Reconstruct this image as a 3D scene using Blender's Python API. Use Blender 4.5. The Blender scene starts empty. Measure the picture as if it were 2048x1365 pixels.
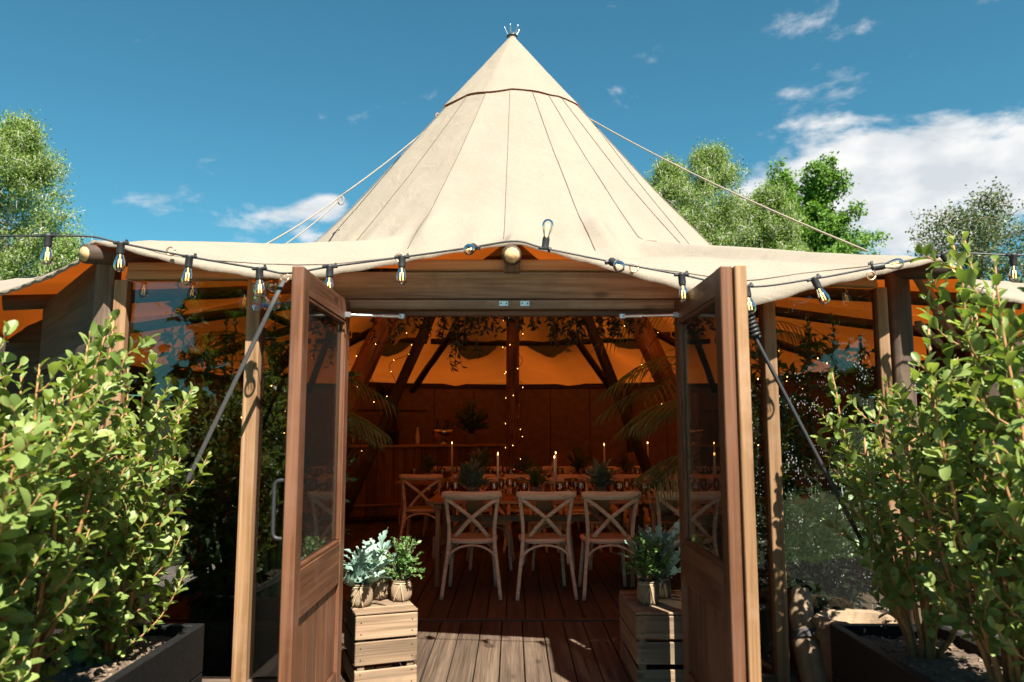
import bpy, bmesh, math, random
import numpy as np
from mathutils import Vector, Matrix, Quaternion, noise as mnoise
R = math.radians
sc = bpy.context.scene
COL = sc.collection

# ------------------------------------------------------------------ camera
F = 1500.0; TILT = R(6.7); CAMZ = 1.40
cd = bpy.data.cameras.new('camera'); cam = bpy.data.objects.new('camera', cd); COL.objects.link(cam)
cd.sensor_width = 36; cd.lens = F / 2048 * 36; cd.clip_end = 2000; cd.clip_start = 0.05
cam.location = (0, 0, CAMZ); cam.rotation_euler = (R(90) + TILT, 0, 0)
cd.dof.use_dof = True; cd.dof.focus_distance = 5.5; cd.dof.aperture_fstop = 2.8
sc.camera = cam

# ------------------------------------------------------------------ sky + sun
SKYO = 12.3; SUN_EL = 53.0; SUN_AZ = 24.0          # azimuth: degrees to the right of straight behind the camera
w = bpy.data.worlds.new('World'); sc.world = w; w.use_nodes = True
def build_world():
    nt = w.node_tree; N = nt.nodes; L = nt.links; N.clear()
    out = N.new('ShaderNodeOutputWorld'); bg = N.new('ShaderNodeBackground'); bg.inputs[1].default_value = 0.05
    sky = N.new('ShaderNodeTexSky'); sky.sky_type = 'NISHITA'; sky.sun_disc = False
    sky.sun_elevation = R(SUN_EL); sky.sun_rotation = R(180 - SUN_AZ)
    sky.air_density = 1.0; sky.dust_density = 0.25; sky.ozone_density = 3.0
    tint = N.new('ShaderNodeMix'); tint.data_type = 'RGBA'; tint.blend_type = 'MULTIPLY'; tint.inputs[0].default_value = 1
    L.new(sky.outputs[0], tint.inputs[6]); tint.inputs[7].default_value = (0.27, 0.60, 0.555, 1)
    tc = N.new('ShaderNodeTexCoord')
    mp = N.new('ShaderNodeMapping'); mp.inputs['Scale'].default_value = (1, 1, 2.0); mp.inputs['Location'].default_value = (SKYO, 0.0, 0.0); L.new(tc.outputs['Generated'], mp.inputs[0])
    nz = N.new('ShaderNodeTexNoise'); nz.inputs['Scale'].default_value = 6.5; nz.inputs['Detail'].default_value = 9; nz.inputs['Roughness'].default_value = 0.60
    nz.inputs['Distortion'].default_value = 0.25
    L.new(mp.outputs[0], nz.inputs['Vector'])
    def blob(px, py, rx, ry, amt):
        u = (px - 1024) / F; v = (682.5 - py) / F
        d = Vector((u, math.cos(TILT) - v * math.sin(TILT), math.sin(TILT) + v * math.cos(TILT))).normalized()
        s = N.new('ShaderNodeVectorMath'); s.operation = 'SUBTRACT'; L.new(tc.outputs['Generated'], s.inputs[0]); s.inputs[1].default_value = d
        m = N.new('ShaderNodeVectorMath'); m.operation = 'MULTIPLY'; L.new(s.outputs[0], m.inputs[0]); m.inputs[1].default_value = (F / rx, F / rx, F / ry)
        le = N.new('ShaderNodeVectorMath'); le.operation = 'LENGTH'; L.new(m.outputs[0], le.inputs[0])
        r = N.new('ShaderNodeMapRange'); r.interpolation_type = 'SMOOTHSTEP'
        r.inputs[1].default_value = 1.0; r.inputs[2].default_value = 0.0; r.inputs[3].default_value = 0; r.inputs[4].default_value = amt
        L.new(le.outputs['Value'], r.inputs[0]); return r.outputs[0]
    ct = N.new('ShaderNodeMath'); ct.operation = 'MULTIPLY_ADD'; L.new(nz.outputs['Fac'], ct.inputs[0]); ct.inputs[1].default_value = 1.9; ct.inputs[2].default_value = -.45
    acc = ct.outputs[0]
    for b in [(1880, 350, 400, 170, .50), (1620, 385, 330, 120, .38), (1820, 490, 260, 70, .36), (2150, 330, 300, 200, .40), (1740, 240, 300, 120, .16),
              (520, 432, 150, 55, .50), (648, 414, 90, 50, .56), (618, 478, 70, 34, .48), (1690, 165, 170, 90, .16), (1400, 25, 300, 50, .05),
              (-300, 430, 300, 110, .18)]:
        a = N.new('ShaderNodeMath'); a.operation = 'ADD'; L.new(acc, a.inputs[0]); L.new(blob(*b), a.inputs[1]); acc = a.outputs[0]
    rp = N.new('ShaderNodeMapRange'); rp.interpolation_type = 'SMOOTHSTEP'
    rp.inputs[1].default_value = 0.67; rp.inputs[2].default_value = 1.00; rp.inputs[3].default_value = 0; rp.inputs[4].default_value = 0.97
    L.new(acc, rp.inputs[0])
    nz2 = N.new('ShaderNodeTexNoise'); nz2.inputs['Scale'].default_value = 15; nz2.inputs['Detail'].default_value = 6; L.new(mp.outputs[0], nz2.inputs['Vector'])
    cr = N.new('ShaderNodeValToRGB'); cr.color_ramp.elements[0].position = .35; cr.color_ramp.elements[0].color = (3.1, 3.3, 3.5, 1)
    cr.color_ramp.elements[1].position = .65; cr.color_ramp.elements[1].color = (4.5, 4.45, 4.4, 1); L.new(nz2.outputs['Fac'], cr.inputs[0])
    mx = N.new('ShaderNodeMix'); mx.data_type = 'RGBA'; L.new(rp.outputs[0], mx.inputs[0]); L.new(tint.outputs[2], mx.inputs[6]); L.new(cr.outputs[0], mx.inputs[7])
    L.new(mx.outputs[2], bg.inputs[0]); L.new(bg.outputs[0], out.inputs[0])
build_world()
sd = bpy.data.lights.new('sun', 'SUN'); sun = bpy.data.objects.new('sun', sd); COL.objects.link(sun)
sd.energy = 3.9; sd.angle = R(0.6); sd.color = (1.0, 0.93, 0.82)
SUNDIR = Vector((math.sin(R(SUN_AZ)) * math.cos(R(SUN_EL)), -math.cos(R(SUN_AZ)) * math.cos(R(SUN_EL)), math.sin(R(SUN_EL))))
sun.rotation_euler = SUNDIR.to_track_quat('Z', 'Y').to_euler(); sun.location = SUNDIR * 30
vs = sc.view_settings; vs.view_transform = 'Standard'; vs.look = 'None'; vs.exposure = 2.2; vs.gamma = 1
cy = sc.cycles; cy.use_denoising = True; cy.max_bounces = 7; cy.diffuse_bounces = 4; cy.glossy_bounces = 3; cy.transmission_bounces = 5
cy.transparent_max_bounces = 14; cy.caustics_reflective = False; cy.caustics_refractive = False; cy.sample_clamp_indirect = 6

# ------------------------------------------------------------------ helpers
def P(px, py, Y):
    """a point of the place at distance Y, measured off the photograph"""
    u = (px - 1024) / F; v = (682.5 - py) / F
    k = Y / (math.cos(TILT) - v * math.sin(TILT))
    return Vector((u * k, Y, CAMZ + (math.sin(TILT) + v * math.cos(TILT)) * k))
def thing(name, label, cat, loc=(0, 0, 0), group=None, kind=None):
    o = bpy.data.objects.new(name, None); COL.objects.link(o); o.location = loc; o.empty_display_size = .1
    tag(o, label, cat, group, kind); return o
def tag(o, label=None, cat=None, group=None, kind=None):
    if label: o['label'] = label
    if cat: o['category'] = cat
    if group: o['group'] = group
    if kind: o['kind'] = kind
    return o
def link(name, me, mat=None, parent=None, M=None):
    o = bpy.data.objects.new(name, me); COL.objects.link(o)
    if mat and not me.materials: me.materials.append(mat)
    if M is not None: o.matrix_basis = M
    if parent is not None:
        o.parent = parent
        o.matrix_parent_inverse = parent.matrix_basis.inverted()
    return o
class MB:
    def __init__(s): s.v = []; s.f = []; s.sm = []
    def add(s, vs_, fs, smooth=True):
        b = len(s.v); s.v += [tuple(v) for v in vs_]; s.f += [tuple(i + b for i in f) for f in fs]; s.sm += [smooth] * len(fs); return s
    def box(s, dims, M=Matrix(), bevel=0.0):
        vs_, fs = box_data(dims, bevel); s.add([M @ v for v in vs_], fs, False); return s
    def tube(s, pts, rad, seg=8, flat=None, ref=None, cap=True):
        pts = [Vector(p) for p in pts]; n = len(pts)
        if not isinstance(rad, (list, tuple)): rad = [rad] * n
        T = [(pts[min(i + 1, n - 1)] - pts[max(i - 1, 0)]).normalized() for i in range(n)]
        up = Vector(ref) if ref else (Vector((0, 0, 1)) if abs(T[0].z) < .9 else Vector((0, 1, 0)))
        vs_ = []; nrm = (up - T[0] * up.dot(T[0])).normalized()
        for i in range(n):
            if ref: nrm = (Vector(ref) - T[i] * Vector(ref).dot(T[i])).normalized()
            else: nrm = (nrm - T[i] * nrm.dot(T[i])).normalized()
            bi = T[i].cross(nrm)
            for k in range(seg):
                a = 2 * math.pi * k / seg; c, q = math.cos(a), math.sin(a)
                if flat: c *= flat
                vs_.append(pts[i] + (nrm * c + bi * q) * rad[i])
        fs = [(i * seg + k, i * seg + (k + 1) % seg, (i + 1) * seg + (k + 1) % seg, (i + 1) * seg + k) for i in range(n - 1) for k in range(seg)]
        if cap: fs += [tuple(range(seg - 1, -1, -1)), tuple((n - 1) * seg + k for k in range(seg))]
        return s.add(vs_, fs)
    def lathe(s, prof, seg=16, M=Matrix(), mod=None):
        vs_ = []; n = len(prof)
        for (r, z) in prof:
            for k in range(seg):
                a = 2 * math.pi * k / seg; rr = r * (mod(a, z) if mod else 1)
                vs_.append(M @ Vector((rr * math.cos(a), rr * math.sin(a), z)))
        fs = [(i * seg + k, i * seg + (k + 1) % seg, (i + 1) * seg + (k + 1) % seg, (i + 1) * seg + k) for i in range(n - 1) for k in range(seg)]
        fs += [tuple(range(seg - 1, -1, -1)), tuple((n - 1) * seg + k for k in range(seg))]
        return s.add(vs_, fs)
    def mesh(s, name, mat=None):
        me = bpy.data.meshes.new(name); me.from_pydata(s.v, [], s.f); me.polygons.foreach_set('use_smooth', s.sm); me.update()
        if mat: me.materials.append(mat)
        return me
    def build(s, name, mat, parent=None, M=None): return link(name, s.mesh(name, mat), mat, parent, M)
_bd = {}
def box_data(dims, bevel):
    k = (tuple(round(d, 4) for d in dims), round(bevel, 4))
    if k not in _bd:
        bm = bmesh.new(); bmesh.ops.create_cube(bm, size=1)
        for v in bm.verts: v.co = Vector((v.co.x * dims[0], v.co.y * dims[1], v.co.z * dims[2]))
        if bevel: bmesh.ops.bevel(bm, geom=bm.edges[:], offset=bevel, segments=1, affect='EDGES')
        bm.verts.index_update()
        _bd[k] = ([v.co.copy() for v in bm.verts], [tuple(v.index for v in f.verts) for f in bm.faces]); bm.free()
    return _bd[k]
_bm = {}
def box_mesh(dims, mat, bevel=0.003):
    k = (tuple(round(d, 3) for d in dims), mat.name, bevel)
    if k not in _bm: _bm[k] = MB().box(dims, bevel=bevel).mesh('box', mat)
    return _bm[k]
def frame(a, b, up=None):
    a, b = Vector(a), Vector(b); x = (b - a); L = x.length; x.normalize()
    up = Vector(up) if up else (Vector((0, 0, 1)) if abs(x.z) < .8 else Vector((0, 1, 0)))
    z = (up - x * up.dot(x)).normalized(); y = z.cross(x)
    M = Matrix((x, y, z)).transposed().to_4x4(); M.translation = (a + b) / 2; return M, L
def beam(name, a, b, wd, ht, mat, parent=None, up=None, bevel=0.004, roll=0):
    """timber from a to b; its grain (local X) runs along it"""
    M, L = frame(a, b, up)
    if roll: M = M @ Matrix.Rotation(roll, 4, 'X')
    return link(name, box_mesh((L, wd, ht), mat, bevel), mat, parent, M)
def pole(name, a, b, r0, r1, mat, parent=None, seg=12, rough=0.04, seed=0):
    M, L = frame(a, b); n = 9; rnd = random.Random(seed); m = MB()
    pts = []; rad = []
    for i in range(n):
        t = i / (n - 1); pts.append((L * (t - .5), rnd.uniform(-1, 1) * r0 * rough * 2, rnd.uniform(-1, 1) * r0 * rough * 2)); rad.append((r0 + (r1 - r0) * t) * (1 + rnd.uniform(-1, 1) * rough))
    m.tube(pts, rad, seg); 
    return m.build(name, mat, parent, M)
def copy_tree(o, parent=None):
    c = o.copy(); COL.objects.link(c)
    if parent is not None:
        inv = o.matrix_parent_inverse.copy(); c.parent = parent; c.matrix_parent_inverse = inv
    for ch in o.children: copy_tree(ch, c)
    return c
def bez(p0, p1, p2, n=8):
    p0, p1, p2 = Vector(p0), Vector(p1), Vector(p2)
    return [p0 * (1 - t) ** 2 + p1 * 2 * t * (1 - t) + p2 * t * t for t in [i / n for i in range(n + 1)]]
def cat(pts, n=6):
    pts = [Vector(p) for p in pts]; q = [2 * pts[0] - pts[1]] + pts + [2 * pts[-1] - pts[-2]]; out = []
    for i in range(1, len(q) - 2):
        for k in range(n):
            t = k / n; a, b, c, d = q[i - 1], q[i], q[i + 1], q[i + 2]
            out.append(.5 * ((2 * b) + (c - a) * t + (2 * a - 5 * b + 4 * c - d) * t * t + (3 * b - a - 3 * c + d) * t ** 3))
    return out + [pts[-1]]

# ------------------------------------------------------------------ materials
def mat_base(name):
    m = bpy.data.materials.new(name); m.use_nodes = True; nt = m.node_tree; nt.nodes.clear()
    out = nt.nodes.new('ShaderNodeOutputMaterial'); return m, nt, nt.nodes, nt.links, out
def ramp(N, L, fac, stops):
    r = N.new('ShaderNodeValToRGB'); e = r.color_ramp.elements
    while len(e) < len(stops): e.new(0.5)
    for i, (p, c) in enumerate(stops): e[i].position = p; e[i].color = (*c, 1)
    L.new(fac, r.inputs[0]); return r.outputs[0]
def mixc(N, L, f, a, b, mode='MIX'):
    m = N.new('ShaderNodeMix'); m.data_type = 'RGBA'; m.blend_type = mode
    for i, v in ((0, f), (6, a), (7, b)):
        if hasattr(v, 'is_output'): L.new(v, m.inputs[i])
        else: m.inputs[i].default_value = v if i == 0 else (*v, 1)
    return m.outputs[2]
def mth(N, L, op, a, b=0.0, clamp=False):
    m = N.new('ShaderNodeMath'); m.operation = op; m.use_clamp = clamp
    for i, v in ((0, a), (1, b)):
        if hasattr(v, 'is_output'): L.new(v, m.inputs[i])
        else: m.inputs[i].default_value = v
    return m.outputs[0]
def wood(name, dark, mid, light, rough=.6, grain=16, along=1.0, var=.25, wear=None, spec=.35, bump=.25, knots=True):
    m, nt, N, L, out = mat_base(name)
    tc = N.new('ShaderNodeTexCoord'); oi = N.new('ShaderNodeObjectInfo')
    mul = N.new('ShaderNodeVectorMath'); mul.operation = 'SCALE'; L.new(oi.outputs['Location'], mul.inputs[0]); mul.inputs['Scale'].default_value = 7.3
    add = N.new('ShaderNodeVectorMath'); add.operation = 'ADD'; L.new(tc.outputs['Object'], add.inputs[0]); L.new(mul.outputs[0], add.inputs[1])
    rv = N.new('ShaderNodeVectorMath'); rv.operation = 'ADD'; L.new(add.outputs[0], rv.inputs[0]); 
    cx = N.new('ShaderNodeCombineXYZ'); r10 = mth(N, L, 'MULTIPLY', oi.outputs['Random'], 40.0); L.new(r10, cx.inputs[0]); L.new(r10, cx.inputs[1]); L.new(cx.outputs[0], rv.inputs[1])
    mp = N.new('ShaderNodeMapping'); mp.inputs['Scale'].default_value = (along, grain, grain); L.new(rv.outputs[0], mp.inputs[0])
    n1 = N.new('ShaderNodeTexNoise'); n1.inputs['Scale'].default_value = 1.0; n1.inputs['Detail'].default_value = 4; n1.inputs['Distortion'].default_value = .6; L.new(mp.outputs[0], n1.inputs['Vector'])
    mp2 = N.new('ShaderNodeMapping'); mp2.inputs['Scale'].default_value = (along * 3, grain * 7, grain * 7); L.new(rv.outputs[0], mp2.inputs[0])
    n2 = N.new('ShaderNodeTexNoise'); n2.inputs['Scale'].default_value = 1.0; n2.inputs['Detail'].default_value = 3; L.new(mp2.outputs[0], n2.inputs['Vector'])
    f = mth(N, L, 'ADD', mth(N, L, 'MULTIPLY', n1.outputs['Fac'], .65), mth(N, L, 'MULTIPLY', n2.outputs['Fac'], .35))
    col = ramp(N, L, f, [(.35, dark), (.5, mid), (.65, light)])
    if knots:
        mp3 = N.new('ShaderNodeMapping'); mp3.inputs['Scale'].default_value = (2.2, 5.5, 5.5); L.new(rv.outputs[0], mp3.inputs[0])
        vo = N.new('ShaderNodeTexVoronoi'); vo.inputs['Scale'].default_value = 1.0; L.new(mp3.outputs[0], vo.inputs['Vector'])
        kf = N.new('ShaderNodeMapRange'); kf.inputs[1].default_value = .07; kf.inputs[2].default_value = .14; kf.inputs[3].default_value = .65; kf.inputs[4].default_value = 0; L.new(vo.outputs['Distance'], kf.inputs[0])
        col = mixc(N, L, kf.outputs[0], col, tuple(c * .45 for c in dark))
    if wear:
        n3 = N.new('ShaderNodeTexNoise'); n3.inputs['Scale'].default_value = 3.2; n3.inputs['Detail'].default_value = 6; n3.inputs['Roughness'].default_value = .65; L.new(rv.outputs[0], n3.inputs['Vector'])
        wf = N.new('ShaderNodeMapRange'); wf.inputs[1].default_value = .48; wf.inputs[2].default_value = .68; wf.inputs[4].default_value = .75; L.new(n3.outputs['Fac'], wf.inputs[0])
        col = mixc(N, L, wf.outputs[0], col, wear)
    hs = N.new('ShaderNodeHueSaturation'); L.new(col, hs.inputs['Color'])
    L.new(mth(N, L, 'ADD', mth(N, L, 'MULTIPLY', oi.outputs['Random'], 2 * var), 1 - var), hs.inputs['Value'])
    b = N.new('ShaderNodeBsdfPrincipled'); L.new(hs.outputs[0], b.inputs['Base Color']); b.inputs['Specular IOR Level'].default_value = spec
    L.new(mth(N, L, 'ADD', mth(N, L, 'MULTIPLY', n2.outputs['Fac'], .3), rough - .15), b.inputs['Roughness'])
    bp = N.new('ShaderNodeBump'); bp.inputs['Strength'].default_value = bump; bp.inputs['Distance'].default_value = .004; L.new(f, bp.inputs['Height']); L.new(bp.outputs[0], b.inputs['Normal'])
    L.new(b.outputs[0], out.inputs[0]); return m
def plain(name, col, rough=.6, metal=0, noise=0.15, scale=20, bump=.1, emit=None, spec=.5):
    m, nt, N, L, out = mat_base(name)
    tc = N.new('ShaderNodeTexCoord'); n1 = N.new('ShaderNodeTexNoise'); n1.inputs['Scale'].default_value = scale; n1.inputs['Detail'].default_value = 5; L.new(tc.outputs['Object'], n1.inputs['Vector'])
    c = ramp(N, L, n1.outputs['Fac'], [(.3, tuple(x * (1 - noise) for x in col)), (.7, tuple(min(1, x * (1 + noise)) for x in col))])
    b = N.new('ShaderNodeBsdfPrincipled'); L.new(c, b.inputs['Base Color']); b.inputs['Roughness'].default_value = rough; b.inputs['Metallic'].default_value = metal; b.inputs['Specular IOR Level'].default_value = spec
    if emit: b.inputs['Emission Color'].default_value = (*emit[0], 1); b.inputs['Emission Strength'].default_value = emit[1]
    bp = N.new('ShaderNodeBump'); bp.inputs['Strength'].default_value = bump; bp.inputs['Distance'].default_value = .005; L.new(n1.outputs['Fac'], bp.inputs['Height']); L.new(bp.outputs[0], b.inputs['Normal'])
    L.new(b.outputs[0], out.inputs[0]); return m
def leafmat(name, dark, light, rough=.42, trans=.28, tcol=None, spec=.45):
    m, nt, N, L, out = mat_base(name)
    ge = N.new('ShaderNodeNewGeometry'); oi = N.new('ShaderNodeObjectInfo')
    f = mth(N, L, 'FRACT', mth(N, L, 'ADD', ge.outputs['Random Per Island'], mth(N, L, 'MULTIPLY', oi.outputs['Random'], 7.0)))
    c = ramp(N, L, f, [(0.0, dark), (.55, tuple((a + b) / 2 for a, b in zip(dark, light))), (1.0, light)])
    b = N.new('ShaderNodeBsdfPrincipled'); L.new(c, b.inputs['Base Color']); b.inputs['Roughness'].default_value = rough; b.inputs['Specular IOR Level'].default_value = spec
    t = N.new('ShaderNodeBsdfTranslucent')
    tm = mixc(N, L, 1.0, c, tcol or (1.3, 1.35, .55), 'MULTIPLY'); L.new(tm, t.inputs[0])
    mx = N.new('ShaderNodeMixShader'); mx.inputs[0].default_value = trans; L.new(b.outputs[0], mx.inputs[1]); L.new(t.outputs[0], mx.inputs[2]); L.new(mx.outputs[0], out.inputs[0]); return m
def thin_glass(name, tint=(1, 1, 1), refl=1.0, rough=.0, wobble=0.0, drops=False, haze=0.0, ior=1.5):
    m, nt, N, L, out = mat_base(name)
    tr = N.new('ShaderNodeBsdfTransparent'); tr.inputs[0].default_value = (*tint, 1)
    gl = N.new('ShaderNodeBsdfGlossy'); gl.inputs['Roughness'].default_value = rough
    fr = N.new('ShaderNodeFresnel'); fr.inputs[0].default_value = ior
    tc = N.new('ShaderNodeTexCoord'); sh = None
    if wobble:
        n1 = N.new('ShaderNodeTexNoise'); n1.inputs['Scale'].default_value = 2.2; n1.inputs['Detail'].default_value = 2; L.new(tc.outputs['Object'], n1.inputs['Vector'])
        bp = N.new('ShaderNodeBump'); bp.inputs['Strength'].default_value = wobble; bp.inputs['Distance'].default_value = .05; L.new(n1.outputs['Fac'], bp.inputs['Height'])
        L.new(bp.outputs[0], gl.inputs['Normal'])
    fac = mth(N, L, 'MULTIPLY', fr.outputs[0], refl, True)
    mx = N.new('ShaderNodeMixShader'); L.new(fac, mx.inputs[0]); L.new(tr.outputs[0], mx.inputs[1]); L.new(gl.outputs[0], mx.inputs[2]); sh = mx.outputs[0]
    if haze:
        df = N.new('ShaderNodeBsdfDiffuse'); df.inputs[0].default_value = (.5, .47, .42, 1)
        m2 = N.new('ShaderNodeMixShader'); m2.inputs[0].default_value = haze; L.new(sh, m2.inputs[1]); L.new(df.outputs[0], m2.inputs[2]); sh = m2.outputs[0]
    if drops:
        mp = N.new('ShaderNodeMapping'); mp.inputs['Scale'].default_value = (75, 75, 48); L.new(tc.outputs['Object'], mp.inputs[0])
        vo = N.new('ShaderNodeTexVoronoi'); vo.inputs['Scale'].default_value = 1; L.new(mp.outputs[0], vo.inputs['Vector'])
        n2 = N.new('ShaderNodeTexNoise'); n2.inputs['Scale'].default_value = 7; n2.inputs['Detail'].default_value = 3; L.new(tc.outputs['Object'], n2.inputs['Vector'])
        th = mth(N, L, 'MULTIPLY', mth(N, L, 'SUBTRACT', n2.outputs['Fac'], .37), 1.0)
        df_ = mth(N, L, 'GREATER_THAN', th, vo.outputs['Distance'])
        d2 = N.new('ShaderNodeBsdfGlass'); d2.inputs['Roughness'].default_value = .12; d2.inputs['IOR'].default_value = 1.2
        d3 = N.new('ShaderNodeBsdfDiffuse'); d3.inputs[0].default_value = (.55, .56, .58, 1)
        m4 = N.new('ShaderNodeMixShader'); m4.inputs[0].default_value = .45; L.new(d2.outputs[0], m4.inputs[1]); L.new(d3.outputs[0], m4.inputs[2])
        m3 = N.new('ShaderNodeMixShader'); L.new(mth(N, L, 'MULTIPLY', df_, .55), m3.inputs[0]); L.new(sh, m3.inputs[1]); L.new(m4.outputs[0], m3.inputs[2]); sh = m3.outputs[0]
    L.new(sh, out.inputs[0]); return m
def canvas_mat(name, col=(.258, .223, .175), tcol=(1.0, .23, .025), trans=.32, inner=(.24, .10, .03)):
    m, nt, N, L, out = mat_base(name)
    tc = N.new('ShaderNodeTexCoord')
    n1 = N.new('ShaderNodeTexNoise'); n1.inputs['Scale'].default_value = 1.3; n1.inputs['Detail'].default_value = 7; n1.inputs['Roughness'].default_value = .6; L.new(tc.outputs['Object'], n1.inputs['Vector'])
    n2 = N.new('ShaderNodeTexNoise'); n2.inputs['Scale'].default_value = 160; n2.inputs['Detail'].default_value = 2; L.new(tc.outputs['Object'], n2.inputs['Vector'])
    c = ramp(N, L, n1.outputs['Fac'], [(.3, tuple(x * .90 for x in col)), (.55, col), (.75, tuple(min(1, x * 1.06) for x in col))])
    c = mixc(N, L, .10, c, ramp(N, L, n2.outputs['Fac'], [(.35, (.35, .30, .22)), (.65, (.95, .9, .8))]))
    st = N.new('ShaderNodeTexNoise'); st.inputs['Scale'].default_value = 5.5; st.inputs['Detail'].default_value = 3; L.new(tc.outputs['Object'], st.inputs['Vector'])
    sf = N.new('ShaderNodeMapRange'); sf.inputs[1].default_value = .68; sf.inputs[2].default_value = .78; sf.inputs[4].default_value = .35; L.new(st.outputs['Fac'], sf.inputs[0])
    c = mixc(N, L, sf.outputs[0], c, (.50, .38, .24))
    ge = N.new('ShaderNodeNewGeometry'); ci = mixc(N, L, ge.outputs['Backfacing'], c, inner)  # orange inner face: glow of light through the cloth put into its colour
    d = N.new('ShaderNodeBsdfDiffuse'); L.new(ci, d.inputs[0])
    t = N.new('ShaderNodeBsdfTranslucent'); L.new(mixc(N, L, 1.0, c, tcol, 'MULTIPLY'), t.inputs[0])
    bp = N.new('ShaderNodeBump'); bp.inputs['Strength'].default_value = .5; bp.inputs['Distance'].default_value = .045
    n3 = N.new('ShaderNodeTexNoise'); n3.inputs['Scale'].default_value = 3.5; n3.inputs['Detail'].default_value = 6; n3.inputs['Distortion'].default_value = .8; L.new(tc.outputs['Object'], n3.inputs['Vector'])
    L.new(n3.outputs['Fac'], bp.inputs['Height']); L.new(bp.outputs[0], d.inputs['Normal'])
    mx = N.new('ShaderNodeMixShader'); mx.inputs[0].default_value = trans; L.new(d.outputs[0], mx.inputs[1]); L.new(t.outputs[0], mx.inputs[2]); L.new(mx.outputs[0], out.inputs[0]); return m
def weave(name, col, scale=220, var=.25, bump=.5):
    m, nt, N, L, out = mat_base(name)
    tc = N.new('ShaderNodeTexCoord')
    w1 = N.new('ShaderNodeTexWave'); w1.bands_direction = 'Z'; w1.inputs['Scale'].default_value = scale / 6.28; w1.inputs['Distortion'].default_value = 1.5; L.new(tc.outputs['Object'], w1.inputs['Vector'])
    w2 = N.new('ShaderNodeTexWave'); w2.bands_direction = 'DIAGONAL'; w2.inputs['Scale'].default_value = scale / 6.28; w2.inputs['Distortion'].default_value = 1.5; L.new(tc.outputs['Object'], w2.inputs['Vector'])
    n1 = N.new('ShaderNodeTexNoise'); n1.inputs['Scale'].default_value = 9; n1.inputs['Detail'].default_value = 5; L.new(tc.outputs['Object'], n1.inputs['Vector'])
    h = mth(N, L, 'ADD', w1.outputs['Fac'], w2.outputs['Fac'])
    f = mth(N, L, 'ADD', mth(N, L, 'MULTIPLY', h, .2), mth(N, L, 'MULTIPLY', n1.outputs['Fac'], .6))
    c = ramp(N, L, f, [(.25, tuple(x * (1 - var) for x in col)), (.75, tuple(min(1, x * (1 + var)) for x in col))])
    b = N.new('ShaderNodeBsdfPrincipled'); b.inputs['Roughness'].default_value = .9; b.inputs['Specular IOR Level'].default_value = .15; L.new(c, b.inputs['Base Color'])
    bp = N.new('ShaderNodeBump'); bp.inputs['Strength'].default_value = bump; bp.inputs['Distance'].default_value = .003; L.new(h, bp.inputs['Height']); L.new(bp.outputs[0], b.inputs['Normal'])
    L.new(b.outputs[0], out.inputs[0]); return m
M_ = {}
M_['deck'] = wood('deck_wood', (.028, .019, .013), (.072, .050, .034), (.12, .086, .060), rough=.62, grain=22, along=.9, var=.28, wear=(.066, .049, .036), spec=.3)
M_['deck_gap'] = plain('deck_gap', (.012, .009, .007), .9)
M_['oldbeam'] = wood('weathered_beam', (.085, .055, .036), (.19, .132, .09), (.29, .215, .155), rough=.8, grain=13, along=.8, wear=(.12, .085, .06), spec=.2, bump=.6)
M_['pale'] = wood('pale_softwood', (.16, .08, .032), (.27, .15, .068), (.34, .21, .105), rough=.6, grain=14, along=.7, var=.14)
M_['post'] = wood('pine_post', (.115, .060, .026), (.215, .12, .056), (.30, .185, .098), rough=.6, grain=18, along=.6, var=.15, wear=(.26, .16, .095))
M_['darkpost'] = wood('charred_post', (.035, .022, .015), (.095, .06, .04), (.17, .12, .085), rough=.75, grain=16, along=.7, wear=(.05, .035, .026))
M_['door'] = wood('stained_door', (.036, .013, .006), (.088, .035, .016), (.145, .064, .031), rough=.48, grain=15, along=.6, var=.12, wear=(.13, .065, .042))
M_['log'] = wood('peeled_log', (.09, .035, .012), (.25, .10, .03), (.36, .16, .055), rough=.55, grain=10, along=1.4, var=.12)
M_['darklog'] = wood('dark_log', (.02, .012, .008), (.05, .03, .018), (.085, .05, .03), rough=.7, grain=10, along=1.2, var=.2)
M_['logend'] = plain('log_end', (.42, .27, .13), .8, noise=.35, scale=30)
M_['chair'] = wood('limed_oak', (.58, .42, .285), (.76, .58, .43), (.85, .70, .54), rough=.55, grain=26, along=1.2, var=.10, knots=False, bump=.15)
M_['rattan'] = weave('rattan_seat', (.33, .30, .25), scale=420, var=.3)
M_['table'] = wood('table_top', (.17, .07, .028), (.30, .13, .052), (.40, .19, .085), rough=.5, grain=15, along=.6, var=.15)
M_['tleg'] = wood('table_leg', (.17, .09, .045), (.30, .165, .09), (.40, .24, .14), rough=.65, grain=18, along=.8, var=.2)
M_['bar'] = wood('bar_plank', (.07, .03, .014), (.17, .08, .037), (.27, .14, .07), rough=.6, grain=14, along=.8, var=.4, wear=(.20, .12, .075))
M_['bartop'] = wood('bar_top', (.30, .15, .06), (.42, .23, .10), (.5, .3, .15), rough=.45, grain=14, along=.6)
M_['crate'] = wood('crate_slat', (.085, .054, .032), (.195, .128, .076), (.275, .19, .12), rough=.75, grain=20, along=.8, var=.2, wear=(.13, .098, .068), bump=.5)
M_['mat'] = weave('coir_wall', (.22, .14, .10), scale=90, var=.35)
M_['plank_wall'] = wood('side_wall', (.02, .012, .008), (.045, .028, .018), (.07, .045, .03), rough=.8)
M_['canvas'] = canvas_mat('tent_canvas')
M_['seam'] = plain('seam_thread', (.115, .09, .062), .9)
M_['rope'] = plain('pale_rope', (.22, .185, .14), .9, noise=.3, scale=200)
M_['black'] = plain('black_rubber', (.016, .017, .019), .5, spec=.4)
M_['strap'] = plain('black_webbing', (.028, .027, .027), .7, noise=.3, scale=120)
M_['steel'] = plain('galvanised_steel', (.5, .5, .5), .32, .9, noise=.08)
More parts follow.
